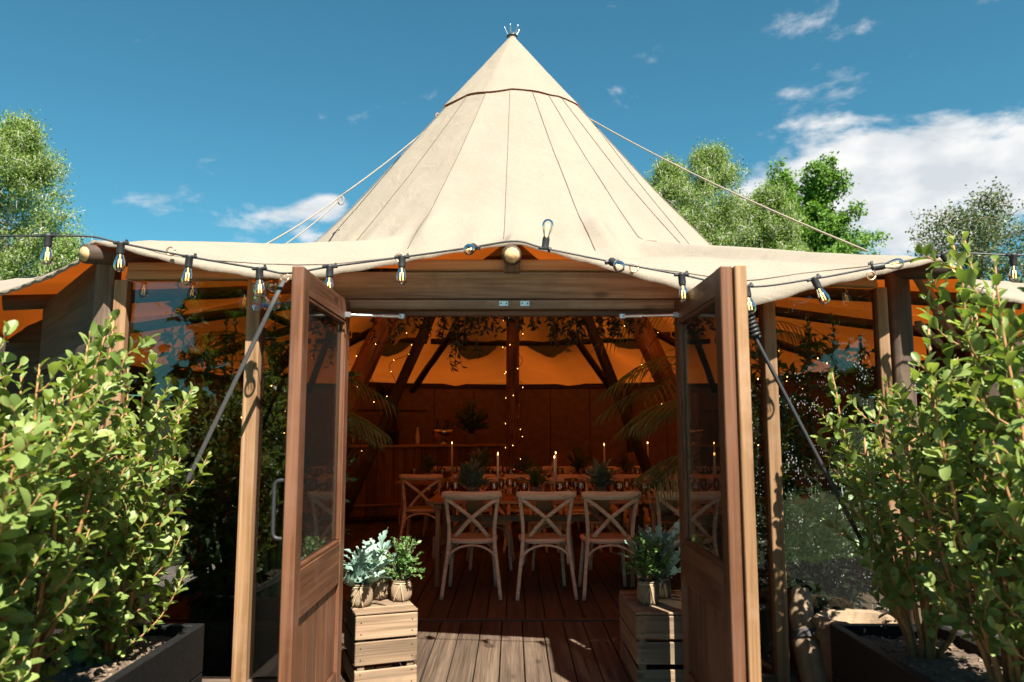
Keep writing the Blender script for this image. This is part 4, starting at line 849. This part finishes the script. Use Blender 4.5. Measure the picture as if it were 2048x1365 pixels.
# ------------------------------------------------------------------ cross-back chairs
def make_chair():
    t = thing('cross_back_chair', 'x', 'chair'); m_ = M_['chair']
    rl = lambda s: cat([(s * .245, -.315, 0), (s * .222, -.262, .20), (s * .196, -.215, .42), (s * .192, -.218, .56), (s * .205, -.245, .70), (s * .222, -.278, .835)], 4)
    for s in (-1, 1):
        p = rl(s); MB().tube(p, [.017 - .002 * abs(i / len(p) - .4) for i in range(len(p))], 9).build('rear_leg', m_, t)
        MB().tube(cat([(s * .205, .225, 0), (s * .190, .20, .2), (s * .172, .165, .44)], 4), .0165, 9).build('front_leg', m_, t)
    # curved top rail
    m = MB(); n = 14; v = []
    for i in range(n + 1):
        u = i / n * 2 - 1; x = u * .252; y = -.285 - .035 * (1 - u * u); e = (1 - abs(u) ** 8) ; zt = .882 - .010 * u * u * -1 + .006 * u * u; hh = .036 * (.55 + .45 * e); zc_ = .845 + .010 * u * u
        for dy, dz in ((-.012, -hh), (-.015, 0), (-.012, hh), (.010, hh * .95), (.012, 0), (.010, -hh)): v.append((x, y + dy, zc_ + dz))
    f = [(i * 6 + k, i * 6 + (k + 1) % 6, (i + 1) * 6 + (k + 1) % 6, (i + 1) * 6 + k) for i in range(n) for k in range(6)] + [tuple(range(5, -1, -1)), tuple(n * 6 + k for k in range(6))]
    m.add(v, f).build('top_rail', m_, t)
    for s in (-1, 1):
        a, b, c = (s * .215, -.303, .825), (0, -.262 + .006 * s, .655), (-s * .145, -.205, .492)
        MB().tube(cat([a, b, c], 6), .017, 8, flat=.42, ref=(0, -1, .2)).build('cross_bar', m_, t)
    def seat_outline(r, n=28):
        o = []
        for k in range(n):
            a = 2 * math.pi * k / n; c, q = math.cos(a), math.sin(a); rr = (abs(c) ** 3.2 + abs(q) ** 3.2) ** (-1 / 3.2); o.append((c * rr * (.215 + .012 * q) * r, q * rr * .205 * r - .005))
        return o
    def slab(o, z0, z1, ins=.93):
        m = MB(); n = len(o); v = [(x, y, z0) for x, y in o] + [(x * 1.02, y * 1.02, (z0 + z1) / 2) for x, y in o] + [(x, y, z1) for x, y in o] + [(x * ins, y * ins, z1 + .002) for x, y in o]
        f = [(i * n + k, i * n + (k + 1) % n, (i + 1) * n + (k + 1) % n, (i + 1) * n + k) for i in range(3) for k in range(n)] + [tuple(range(n - 1, -1, -1)), tuple(3 * n + k for k in range(n))]; return m.add(v, f)
    slab(seat_outline(1.0), .438, .472).build('seat_frame', m_, t)
    slab(seat_outline(.86), .470, .479, .9).build('seat_panel', M_['rattan'], t)
    for (x0, y0, x1, y1) in ((-.208, -.235, .208, -.235), (-.182, .185, .182, .185), (-.19, -.20, -.175, .17), (.19, -.20, .175, .17)):
        pts = []
        for i in range(13):
            a = math.pi * i / 12; u = (1 - math.cos(a)) / 2; x = x0 + (x1 - x0) * u; y = y0 + (y1 - y0) * u; pts.append((x * (1 - .05 * math.sin(a)), y * (1 - .08 * math.sin(a)), .268 + .158 * math.sin(a) ** .75))
        MB().tube(pts, .0105, 7).build('arch_brace', m_, t)
    for (x, y, z) in ((0, -.272, .655), (-.145, -.213, .497), (.145, -.213, .497), (-.215, -.314, .832), (.215, -.314, .832)): MB().tube([(x, y - .003, z), (x, y + .004, z)], .0055, 8).build('screw', M_['steel'], t)
    return t
proto = make_chair(); first = [True]
def chair(x, y, rot, label, group):
    o = proto if first[0] else copy_tree(proto); first[0] = False
    o.location = (x, y, 0); o.rotation_euler = (0, 0, rot); tag(o, label, 'chair', group); return o
rnd = random.Random(5)
G1, G2, G3 = 'chairs at the front table', 'chairs at the middle table', 'chairs at the back table'
for x, w_ in ((-.345, 'in front of the spreading blue fern, back to the doorway'), (.275, 'in front of the small dark fern, back to the doorway'), (.820, 'in front of the bushy blue fern, back to the doorway'), (1.42, 'half hidden by the shaded door, back to the doorway')): chair(x, 6.70, rnd.uniform(-.09, .09), 'pale cross-back chair ' + w_, G1)
for x in (-.22, .40, 1.0, 1.62): chair(x, 7.92, math.pi + rnd.uniform(-.06, .06), 'limed wood cross-back chair on the far side of the front table', G1)
chair(-1.06, 9.08, .03, 'pale cross-back chair at the bar end of the middle table, back to the doorway', G2)
for x in (-.45, .15, .76, 1.38, 1.98): chair(x, 9.08, rnd.uniform(-.05, .05), 'limed wood cross-back chair on the doorway side of the middle table', G2)
for x in (-.95, -.30, .35, .95, 1.55): chair(x, 10.30, math.pi + rnd.uniform(-.06, .06), 'limed wood cross-back chair on the far side of the middle table', G2)
for x in (.70, 1.32, 1.94): chair(x, 11.05, rnd.uniform(-.05, .05), 'limed wood cross-back chair pulled up to the back table', G3)
# trestle tables
def table(x0, x1, y0, y1, label, group):
    c = Vector(((x0 + x1) / 2, (y0 + y1) / 2, 0)); t = thing('trestle_table', label, 'table', c, group); n = 4; wd = (y1 - y0) / n
    for k in range(n): beam('top_plank', (x0, y0 + wd * (k + .5), .742), (x1, y0 + wd * (k + .5), .742), wd - .003, .028, M_['table'], t)
    for x, s in ((x0 + .09, 1), (x1 - .09, -1)):
        beam('batten', (x, y0 + .03, .700), (x, y1 - .03, .700), .07, .05, M_['tleg'], t)
        for y, sy in ((y0 + .07, 1), (y1 - .07, -1)):
            beam('leg', (x, y, 0), (x, y, .674), .042, .055, M_['tleg'], t); beam('leg_block', (x - s * .034, y, .24), (x - s * .034, y, .44), .022, .05, M_['tleg'], t)
        beam('cross_rail', (x, y0 + .1, .30), (x, y1 - .1, .30), .03, .06, M_['tleg'], t)
        for y in (y0 + .12, y1 - .12): beam('brace', (x + s * .03, y, .36), (x + s * .42, y, .722), .03, .035, M_['tleg'], t)
    beam('stretcher', (x0 + .14, c.y, .56), (x1 - .14, c.y, .56), .03, .06, M_['tleg'], t); return t
table(-.76, 1.17, 6.86, 7.66, 'reddish trestle table laid with goblets, in the doorway row', 'tables of the front row'); table(1.19, 3.1, 6.87, 7.67, 'reddish trestle table continuing the front row behind the shaded door', 'tables of the front row')
table(-1.42, .50, 9.24, 10.04, 'trestle table of the middle row nearest the plank bar', 'tables of the middle row'); table(.52, 2.45, 9.25, 10.05, 'trestle table of the middle row away from the bar', 'tables of the middle row')
table(.35, 2.25, 11.25, 12.0, 'trestle table at the back by the coir wall', 'tables of the back row')
# napkins, goblets, tumblers, candles, pots on the tables
for x in (-.335, .29, .80, 1.40):
    nb = MB(); v = []; n = 6
    prof = [(.10, .7585), (.02, .7585), (-.003, .757), (-.008, .735), (-.009, .70), (-.010, .655)]
    for i, (dy, z) in enumerate(prof):
        for k in range(n + 1): u = k / n - .5; v.append((x + u * .15, 6.86 + dy + .003 * math.sin(u * 14), z + (u * .012 if i > 3 else 0)))
    nb.add(v, [(i * (n + 1) + k, i * (n + 1) + k + 1, (i + 1) * (n + 1) + k + 1, (i + 1) * (n + 1) + k) for i in range(len(prof) - 1) for k in range(n)])
    o = nb.build('napkin', M_['napkin']); md = o.modifiers.new('thick', 'SOLIDIFY'); md.thickness = .003; tag(o, 'folded dark green napkin hanging over the front table edge behind a chair', 'napkin', 'napkins on the front table')
gob = MB().lathe([(.036, 0), (.034, .004), (.006, .010), (.0055, .055), (.012, .065), (.034, .085), (.040, .110), (.038, .140), (.036, .162), (.034, .162), (.036, .140), (.037, .110), (.030, .088), (.002, .075)], 14).mesh('goblet', M_['goblet'])
tum = MB().lathe([(.030, 0), (.033, .01), (.036, .09), (.037, .115), (.035, .115), (.033, .09), (.030, .012), (.002, .010)], 14).mesh('tumbler', M_['goblet'])
flu = MB().lathe([(.032, 0), (.030, .004), (.005, .010), (.005, .075), (.018, .092), (.027, .13), (.026, .19), (.024, .19), (.025, .13), (.016, .096), (.002, .086)], 12).mesh('flute', M_['goblet'])
rng = np.random.default_rng(12)
def glasses(xs, y, me, nm, label, group):
    for x in xs: o = link(nm, me, None, None, Matrix.Translation((x + rng.normal(0, .012), y + rng.normal(0, .02), .757))); tag(o, label, 'glass', group)
tb = [-.345, .275, .820, 1.42]
glasses([x + d for x in tb for d in (-.18, .17)], 7.02, gob, 'goblet', 'stemmed goblet standing near the doorway edge of the front table', 'goblets on the front table')
glasses([x + .235 for x in tb] + [x - .245 for x in tb], 7.06, flu, 'flute_glass', 'tall flute glass standing on the front table', 'flutes on the front table')
glasses([x + d for x in (-.22, .40, 1.0, 1.62) for d in (-.19, .2)], 7.50, gob, 'goblet', 'stemmed goblet standing near the far edge of the front table', 'goblets on the front table')
glasses([x + .27 for x in (-.22, .40, 1.0)], 7.46, tum, 'tumbler', 'short tumbler standing on the front table', 'tumblers on the front table')
glasses([x + d for x in (-1.06, -.45, .15, .76, 1.38) for d in (-.17, .18)], 9.42, gob, 'goblet', 'stemmed goblet standing near the doorway edge of the middle table', 'goblets on the middle table')
glasses([x + d for x in (-.95, -.3, .35, .95, 1.55) for d in (.0, .2)], 9.86, gob, 'goblet', 'stemmed goblet standing near the far edge of the middle table', 'goblets on the middle table')
glasses([.6, 1.0, 1.3, 1.7], 11.45, gob, 'goblet', 'stemmed goblet standing on the back table', 'goblets on the back table')
plate = MB().lathe([(.07, 0), (.10, .004), (.135, .014), (.134, .017), (.10, .008), (.002, .006)], 24)
pm = plate.mesh('plate', thin_glass('plate_glass', (.93, .9, .86), 1.8, .03))
beads = MB()
for k in range(44): a = 2 * math.pi * k / 44; beads.lathe([(.002, -.0035), (.0036, 0), (.002, .0035)], 5, Matrix.Translation((.136 * math.cos(a), .136 * math.sin(a), .017)))
bmesh_ = beads.mesh('beads', M_['chain'])
for x in tb:
    t = thing('beaded_plate', 'clear glass charger plate with a beaded rim on the front table', 'plate', (x, 7.02, .757), 'beaded plates on the front table')
    t2 = link('dish', pm, None, t, Matrix.Translation((x, 7.02, .757))); link('beaded_rim', bmesh_, None, t, Matrix.Translation((x, 7.02, .757)))
def candle(p, h, label, group='lit taper candles on the tables'):
    t = thing('taper_candle', label, 'candle', p, group); p = Vector(p)
    MB().lathe([(.035, 0), (.034, .006), (.008, .014), (.007, .07), (.016, .078), (.016, .095), (.012, .095)], 12, Matrix.Translation(p)).build('holder', M_['brass'], t)
    MB().lathe([(.0115, .09), (.0105, .09 + h), (.004, .094 + h)], 10, Matrix.Translation(p)).build('wax', M_['wax'], t)
    MB().lathe([(.001, .098 + h), (.0038, .103 + h), (.004, .107 + h), (.002, .116 + h), (.0006, .123 + h)], 8, Matrix.Translation(p)).build('flame', M_['flame'], t)
candle((-.135, 7.26, .757), .30, 'lit white taper candle between the blue fern and the small fern, front table')
candle((.405, 7.24, .757), .27, 'lit white taper candle beside the small fern on the front table')
candle((.435, 8.0 - .45, .757), .30, 'lit white taper candle on the far side of the small fern, front table')
candle((-.76, 9.6, .757), .36, 'lit taper candle on the middle table near the bar', )
candle((1.17, 9.6, .757), .34, 'lit taper candle on the middle table behind the bushy blue fern'); candle((1.72, 9.6, .757), .36, 'lit taper candle on the middle table beside the palm leaves')
def glass_pot(name, label, cat_, loc, r=.06, h=.10, group='potted plants on the tables'):
    t = thing(name, label, cat_, loc, group); m = MB().lathe([(r * .8, 0), (r, h * .1), (r * 1.02, h * .8), (r * .96, h), (r * .9, h), (r * .9, h * .85)], 18, Matrix.Translation(loc), lambda a, z: 1 + .03 * math.sin(7 * a)); m.build('sack', M_['burlap'], t); return t
def bluepot(x, y, z, label, n, s, seed):
    t = glass_pot('potted_blue_fern', label, 'potted plant', (x, y, z)); frond_plant(t, (x, y, z + .09), n, s, seed, up=(.2, 1.45))
def fernpot(x, y, z, label, rx, rz, n, seed, mat='fern'):
    t = glass_pot('potted_fern', label, 'potted plant', (x, y, z)); fluffy(t, (x, y, z + .09), rx, rz, n, .024, seed, mat)
bluepot(-.37, 7.26, .757, 'spreading blue-green fern on the front table nearest the bar', 70, .32, 31); bluepot(.845, 7.26, .757, 'bushy blue-green fern on the front table beside the palm', 74, .31, 32)
fernpot(.225, 7.26, .757, 'small dark fern in burlap on the front table between the blue ferns', .17, .20, 1100, 33); fernpot(1.42, 7.28, .757, 'dark fern in burlap on the front table half hidden by palm leaves', .16, .18, 900, 34)
fernpot(-1.05, 9.62, .757, 'dark fern on the middle table in front of the bar', .20, .26, 900, 35); bluepot(-.42, 9.65, .757, 'blue-green fern on the middle table behind a candle', 60, .36, 36)
fernpot(.83, 9.65, .757, 'tall upright green fern on the middle table', .24, .40, 1500, 37); fernpot(.15, 9.65, .757, 'low dark fern on the middle table by the middle pole', .22, .24, 900, 38); fernpot(1.45, 9.65, .757, 'dark fern on the middle table away from the bar', .2, .3, 900, 39)
# ------------------------------------------------------------------ the bar
A_, B_ = Vector((-3.05, 11.15, 0)), Vector((-.12, 12.35, 0)); bar = thing('bar_counter', 'long bar counter faced with upright dark planks at the back', 'bar', (A_ + B_) / 2); d = (B_ - A_).normalized(); nrm = Vector((d.y, -d.x, 0)); L_ = (B_ - A_).length
n = 22; rnd = random.Random(2); x = 0; ws = [rnd.uniform(.10, .19) for _ in range(n)]; k_ = L_ / sum(ws)
for w_ in ws:
    w_ *= k_; c = A_ + d * (x + w_ / 2) + nrm * rnd.uniform(0, .008); M1, _ = frame(c + Vector((0, 0, .10)), c + Vector((0, 0, 1.12)), up=nrm); link('plank', box_mesh((1.02, round(w_ - .006, 3), .02), M_['bar'], .003), None, bar, M1); x += w_
beam('countertop', A_ + Vector((0, 0, 1.14)) - nrm * .16, B_ + Vector((0, 0, 1.14)) - nrm * .16, .46, .035, M_['bartop'], bar); beam('foot_rail', A_ + nrm * .035 + Vector((0, 0, .26)), B_ + nrm * .035 + Vector((0, 0, .26)), .03, .03, M_['bartop'], bar)
beam('carcass', A_ - nrm * .20 + Vector((0, 0, .6)), B_ - nrm * .20 + Vector((0, 0, .6)), .30, 1.0, M_['bar'], bar)
def onbar(f, off=.14): return A_ + d * (L_ * f) - nrm * off + Vector((0, 0, 1.158))
p = onbar(.685); t = thing('punch_bowl', 'round silver bowl of bottles on the bar', 'bowl', p); MB().lathe([(.07, 0), (.075, .01), (.03, .03), (.03, .05), (.10, .075), (.165, .13), (.185, .19), (.19, .235), (.183, .235), (.175, .19), (.15, .13), (.02, .08)], 24, Matrix.Translation(p)).build('basin', M_['silver'], t)
for k, (dx, dy) in enumerate(((-.06, 0), (.07, .04), (.0, -.05))):
    q = p + Vector((dx, dy, .09)); b = MB().lathe([(.036, 0), (.038, .15), (.034, .18), (.014, .23), (.013, .29), (.016, .29), (.016, .30)], 12, Matrix.Translation(q) @ Matrix.Rotation(.15 * (k - 1), 4, 'Y')).build('bottle', M_['bottle']); tag(b, 'dark bottle standing in the silver bowl on the bar', 'bottle', 'bottles in the bowl')
p = onbar(.55); t = thing('slender_vase', 'slim pale bottle vase beside the silver bowl on the bar', 'vase', p); MB().lathe([(.03, 0), (.032, .12), (.018, .2), (.016, .27), (.019, .27)], 12, Matrix.Translation(p)).build('body', M_['wax'], t)
p = onbar(.83); t = glass_pot('potted_fern', 'bushy green plant in burlap on the end of the bar', 'potted plant', p, .10, .17, None); fluffy(t, p + Vector((0, 0, .15)), .38, .52, 2200, .045, 61, 'fern')
p = onbar(.42); t = thing('ice_bucket', 'dark round bucket on the bar', 'bucket', p); MB().lathe([(.10, 0), (.12, .2), (.13, .24), (.12, .24), (.10, .03)], 18, Matrix.Translation(p)).build('bucket_wall', M_['black'], t)
for k in range(9): o = link('tumbler', tum, None, None, Matrix.Translation(onbar(.10 + k * .032, .1 + .05 * (k % 2)))); tag(o, 'short tumbler lined up on the bar', 'glass', 'tumblers on the bar')
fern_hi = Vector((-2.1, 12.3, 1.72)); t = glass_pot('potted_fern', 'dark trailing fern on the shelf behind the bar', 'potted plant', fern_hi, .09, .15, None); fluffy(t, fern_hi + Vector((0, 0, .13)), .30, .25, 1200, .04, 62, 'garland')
sh = thing('back_shelf', 'narrow dark shelf fixed behind the bar', 'shelf', (-2.1, 12.3, 1.7)); beam('board', (-2.75, 12.05, 1.70), (-1.45, 12.62, 1.70), .22, .03, M_['darklog'], sh); beam('bracket', (-2.1, 12.42, 1.40), (-2.1, 12.32, 1.685), .04, .04, M_['darklog'], sh)
# tub chairs by the wall
for i, (x, y) in enumerate(((.95, 12.5), (2.05, 12.35))):
    t = thing('tub_chair', ('round-backed tan leather tub chair by the coir wall behind the upright fern', 'round-backed tan leather tub chair by the coir wall near the palm')[i], 'armchair', (x, y, 0), 'tub chairs by the wall'); v = []; n = 18
    for k in range(n + 1):
        a = math.pi * (-.08 + 1.16 * k / n); c, q = math.cos(a), math.sin(a); ztop = .66 + .36 * max(0, q) ** 1.5
        for (r, z) in ((.34, .12), (.40, .3), (.42, ztop - .06), (.40, ztop), (.34, ztop), (.31, ztop - .06), (.30, .40)): v.append((x + c * r, y + q * r, z))
    m = MB().add(v, [(k * 7 + i_, k * 7 + i_ + 1, (k + 1) * 7 + i_ + 1, (k + 1) * 7 + i_) for k in range(n) for i_ in range(6)]); m.build('back_shell', M_['leather'], t)
    MB().lathe([(.28, .12), (.31, .16), (.31, .42), (.27, .46)], 22, Matrix.Translation((x, y, 0))).build('seat_cushion', M_['leather'], t)
    for k in range(4): a = .785 + k * 1.571; pole('leg', (x + .25 * math.cos(a), y + .25 * math.sin(a), 0), (x + .22 * math.cos(a), y + .22 * math.sin(a), .13), .015, .02, M_['darklog'], t, 8, 0)
# fairy lights wound round the poles
def fairy(label, a, b, r, turns, n, seed):
    a, b = Vector(a), Vector(b); ax = (b - a).normalized(); u = ax.orthogonal().normalized(); v = ax.cross(u); rnd = random.Random(seed); t = thing('fairy_lights', label, 'fairy lights', a, 'fairy lights wound round the poles')
    f = lambda q: a.lerp(b, q) + (u * math.cos(q * turns * 6.283) + v * math.sin(q * turns * 6.283)) * r
    MB().tube([f(i / 120) for i in range(121)], .004, 4).build('wire', M_['black'], t)
    for k in range(n):
        p = f((k + rnd.uniform(.2, .8)) / n) + (u * rnd.uniform(-1, 1) + v * rnd.uniform(-1, 1)) * .02; MB().lathe([(.001, -.004), (.0034, 0), (.001, .005)], 6, Matrix.Translation(p)).build('bulb', M_['fairy'], t)
fairy('warm fairy lights wound round the thick log by the bar', (-2.20, 7.83, .55), (-.85, 8.43, 3.9), .15, 7, 30, 1); fairy('warm fairy lights wound round the thick log by the palms', (2.20, 7.83, .55), (.85, 8.43, 3.9), .15, 7, 30, 2)
fairy('warm fairy lights wound round the middle pole', (.02, 11.4, .3), (.012, 9.9, 3.45), .13, 9, 40, 3); fairy('warm fairy lights on the slim dark pole near the bar', (-2.15, 9.85, .5), (-1.2, 9.75, 3.0), .10, 5, 18, 4)
fairy('warm fairy lights among the figs behind the mirrored screen', (-1.9, 4.9, 1.1), (-1.2, 5.0, 1.9), .14, 4, 16, 5); fairy('warm fairy lights among the figs behind the speckled screen', (1.4, 5.0, 1.2), (2.0, 5.0, 1.95), .14, 4, 16, 6)
# split log with a leather strap, burlap sack by the planter
a, b = P(1606, 1322, 4.0), P(1575, 1205, 4.75); a = Vector((1.50, 3.98, .085)); b = Vector((1.56, 4.40, .30))
b = Vector((1.565, 4.24, .52)); a = Vector((1.545, 3.99, .07)); 
lg = thing('split_log', 'pale split log with a dark leather strap leaning by the window screen post', 'log', a); pole('log_body', a, b, .075, .066, M_['crate'], lg, 11, .06, 77)
M1, _ = frame(a.lerp(b, .52), a.lerp(b, .56)); MB().tube([(-.02, 0, 0), (.02, 0, 0)], .077, 14, cap=False).build('strap', M_['strap'], lg, M1); MB().box((.018, .03, .03), Matrix.Translation(a.lerp(b, .5) + Vector((.07, -.05, -.02))), .004).build('buckle', M_['steel'], lg)
sk = thing('burlap_sack', 'rumpled burlap sack slumped behind the black planter by the speckled screen', 'sack', (1.80, 4.14, 0)); MB().lathe([(.15, 0), (.20, .04), (.22, .12), (.21, .22), (.19, .30), (.20, .335), (.185, .37), (.21, .40), (.18, .43), (.15, .42), (.13, .36)], 40, Matrix.Translation((1.80, 4.05, 0)), lambda a, z: 1 + .09 * math.sin(3 * a + z * 14) + .06 * math.sin(9 * a + z * 31) + .04 * math.sin(17 * a - z * 40)).build('cloth', M_['burlap'], sk)

# ------------------------------------------------------------------ trees
def tree(name, label, base, H, W, seed, mat, bark, leaf, nleaf, kind='birch', group=None, trunk=.16, fmin=.52):
    rng = np.random.default_rng(seed); base = Vector(base); t = thing(name, label, 'tree', base, group); m = MB(); tw = []
    lean = Vector((rng.normal(0, .03), rng.normal(0, .03), 1)); top = base + Vector((lean.x * H, lean.y * H, H * .97))
    tp = [base.lerp(top, i / 10) + Vector((rng.normal(0, .05), rng.normal(0, .05), 0)) * (i > 0) for i in range(11)]; m.tube(tp, [trunk * (1.05 - .97 * i / 10) for i in range(11)], 8)
    nb = 150 if kind == 'birch' else 90
    for k in range(nb):
        f = rng.uniform(fmin, .985); i = min(9, int(f * 10)); p = tp[i].lerp(tp[i + 1], f * 10 - i); az = 2.4 * k + rng.normal(0, .4); o_ = Vector((math.cos(az), math.sin(az), 0))
        if kind == 'birch': rad = W * (min(1, ((1 - f) / .32)) ** .8 * .95 + .05) * rng.uniform(.6, 1.1); up = rad * rng.uniform(.2, .6); e = p + o_ * rad + Vector((0, 0, up))
        else: rad = W * math.sqrt(max(.03, 1 - ((f - .55) / .50) ** 2)) * rng.uniform(.75, 1.05); up = rad * rng.uniform(.0, .45) + H * .10 * f; e = p + o_ * rad + Vector((0, 0, up))
        lp = bez(p, p + o_ * rad * .55 + Vector((0, 0, up * .75)), e, 6); lp = [q + Vector(rng.normal(0, .03, 3)) for q in lp]; r0 = trunk * .35 * (1.1 - f); m.tube(lp, [max(.006, r0 * (1 - .9 * q / 6)) for q in range(7)], 5)
        for j in range(9 if kind == 'birch' else 8):
            g_ = rng.uniform(.3, 1.0); q = min(5, int(g_ * 6)); b = lp[q].lerp(lp[q + 1], g_ * 6 - q); sl = min(W, 1.9) * rng.uniform(.14, .34); dr = Vector((rng.normal(0, 1), rng.normal(0, 1), rng.normal(.2, .6))).normalized()
            if kind == 'birch': e2 = b + dr * sl * .5 + Vector((0, 0, -sl * rng.uniform(.1, 1.3) if f < .8 else sl * .6))
            else: e2 = b + dr * sl
            sp = bez(b, b + dr * sl * .6 + Vector((0, 0, sl * .25)), e2, 4); m.tube(sp, [.010, .008, .006, .005, .003], 4); tw.append(sp)
    m.build('trunk', M_[bark], t)
    k = rng.integers(0, len(tw), nleaf); f = rng.uniform(.05, 1, nleaf); arr = np.array([[list(v) for v in sp] for sp in tw]); i = np.minimum(3, (f * 4).astype(int)); q = (f * 4 - i)[:, None]; pos = arr[k, i] * (1 - q) + arr[k, i + 1] * q
    sdv = (.13 if kind == 'birch' else .15); clump = rng.normal(0, 1, (nleaf, 3)) * sdv * np.array([1, 1, .9 if kind != 'birch' else 1.2]); pos = pos + clump
    D = rand_unit(rng, nleaf) + np.array([0, 0, -.8 if kind == 'birch' else 0]); Nn = rand_unit(rng, nleaf) * .8 + np.array([.15, -.2, .7]); S = leaf * rng.uniform(.6, 1.35, nleaf)
    o = link('crown', leaf_mesh('crown', 'rhomb', pos, D, Nn, S, M_[mat]), None, t); o['kind'] = 'stuff'; return t
def ground_at(px, Y): return Vector(((px - 1024) / F * Y, Y, -.32))
def top_h(py, Y): return CAMZ + Y * math.tan(TILT + math.atan((682.5 - py) / F)) + .32
BG = 'birches behind the tent'
for (px, py, Y, W, sd, lab) in ((1340, 318, 27, 2.3, 1, 'birch rising beside the cone of the tent, its top a fine haze'), (1428, 292, 28, 2.5, 2, 'tallest birch behind the tent with a pale trunk'), (1512, 385, 27.5, 1.8, 3, 'slimmer birch between the tallest birch and the dense round tree'), (1395, 440, 31, 3.8, 4, 'broad low birch filling behind the taller birches'), (1560, 470, 29, 2.6, 9, 'low birch in front of the dense round tree')):
    tree('birch_tree', lab, ground_at(px, Y), top_h(py, Y), W, sd, 'birch', 'birch_bark',  .068, 60000, 'birch', BG, .13)
Y = 34; tree('oak_tree', 'dense bright green round tree beside the birches', ground_at(1632, Y), top_h(382, Y), 3.0, 11, 'oak', 'bark', .15, 60000, 'oak', None, .22)
Y = 22; tree('ash_tree', 'open dusky green tree beyond the far brim by the hanging bulb', ground_at(1985, Y), top_h(446, Y), 2.1, 12, 'ash', 'bark', .085, 15000, 'oak', None, .14)
Y = 24; tree('birch_tree', 'large soft birch beyond the awning by the corner post', ground_at(-5, Y), top_h(258, Y), 2.3, 13, 'birch', 'birch_bark', .068, 75000, 'birch', None, .15)
Y = 23; tree('birch_tree', 'low bushy birch beside the large soft birch', ground_at(110, Y), top_h(478, Y), 1.1, 14, 'birch', 'birch_bark', .075, 22000, 'birch', None, .09)
# the garden behind the viewer, mirrored in the screens
src = None
for i, (x, y, s) in enumerate(((-15, -16, .62), (-10, -18, .75), (10.5, -19, .95), (15, -19, 1.1), (20, -16, 1.1), (24, -11, 1.1), (-20, -12, .6), (-24, -6, .7), (-26, 1, .9), (27, -4, 1.1), (13, -23, 1.2))):
    if src is None: src = tree('garden_tree', 'dark round tree in the garden facing the tent', (x, y, -.32), 8.5, 3.6, 15, 'oak', 'bark', .34, 16000, 'oak', 'trees facing the tent', .2, .06); o = src
    else: o = copy_tree(src); o.location = (x, y, -.32); o.rotation_euler.z = i * 1.1
    o.scale = (s * 1.15, s * 1.15, s)
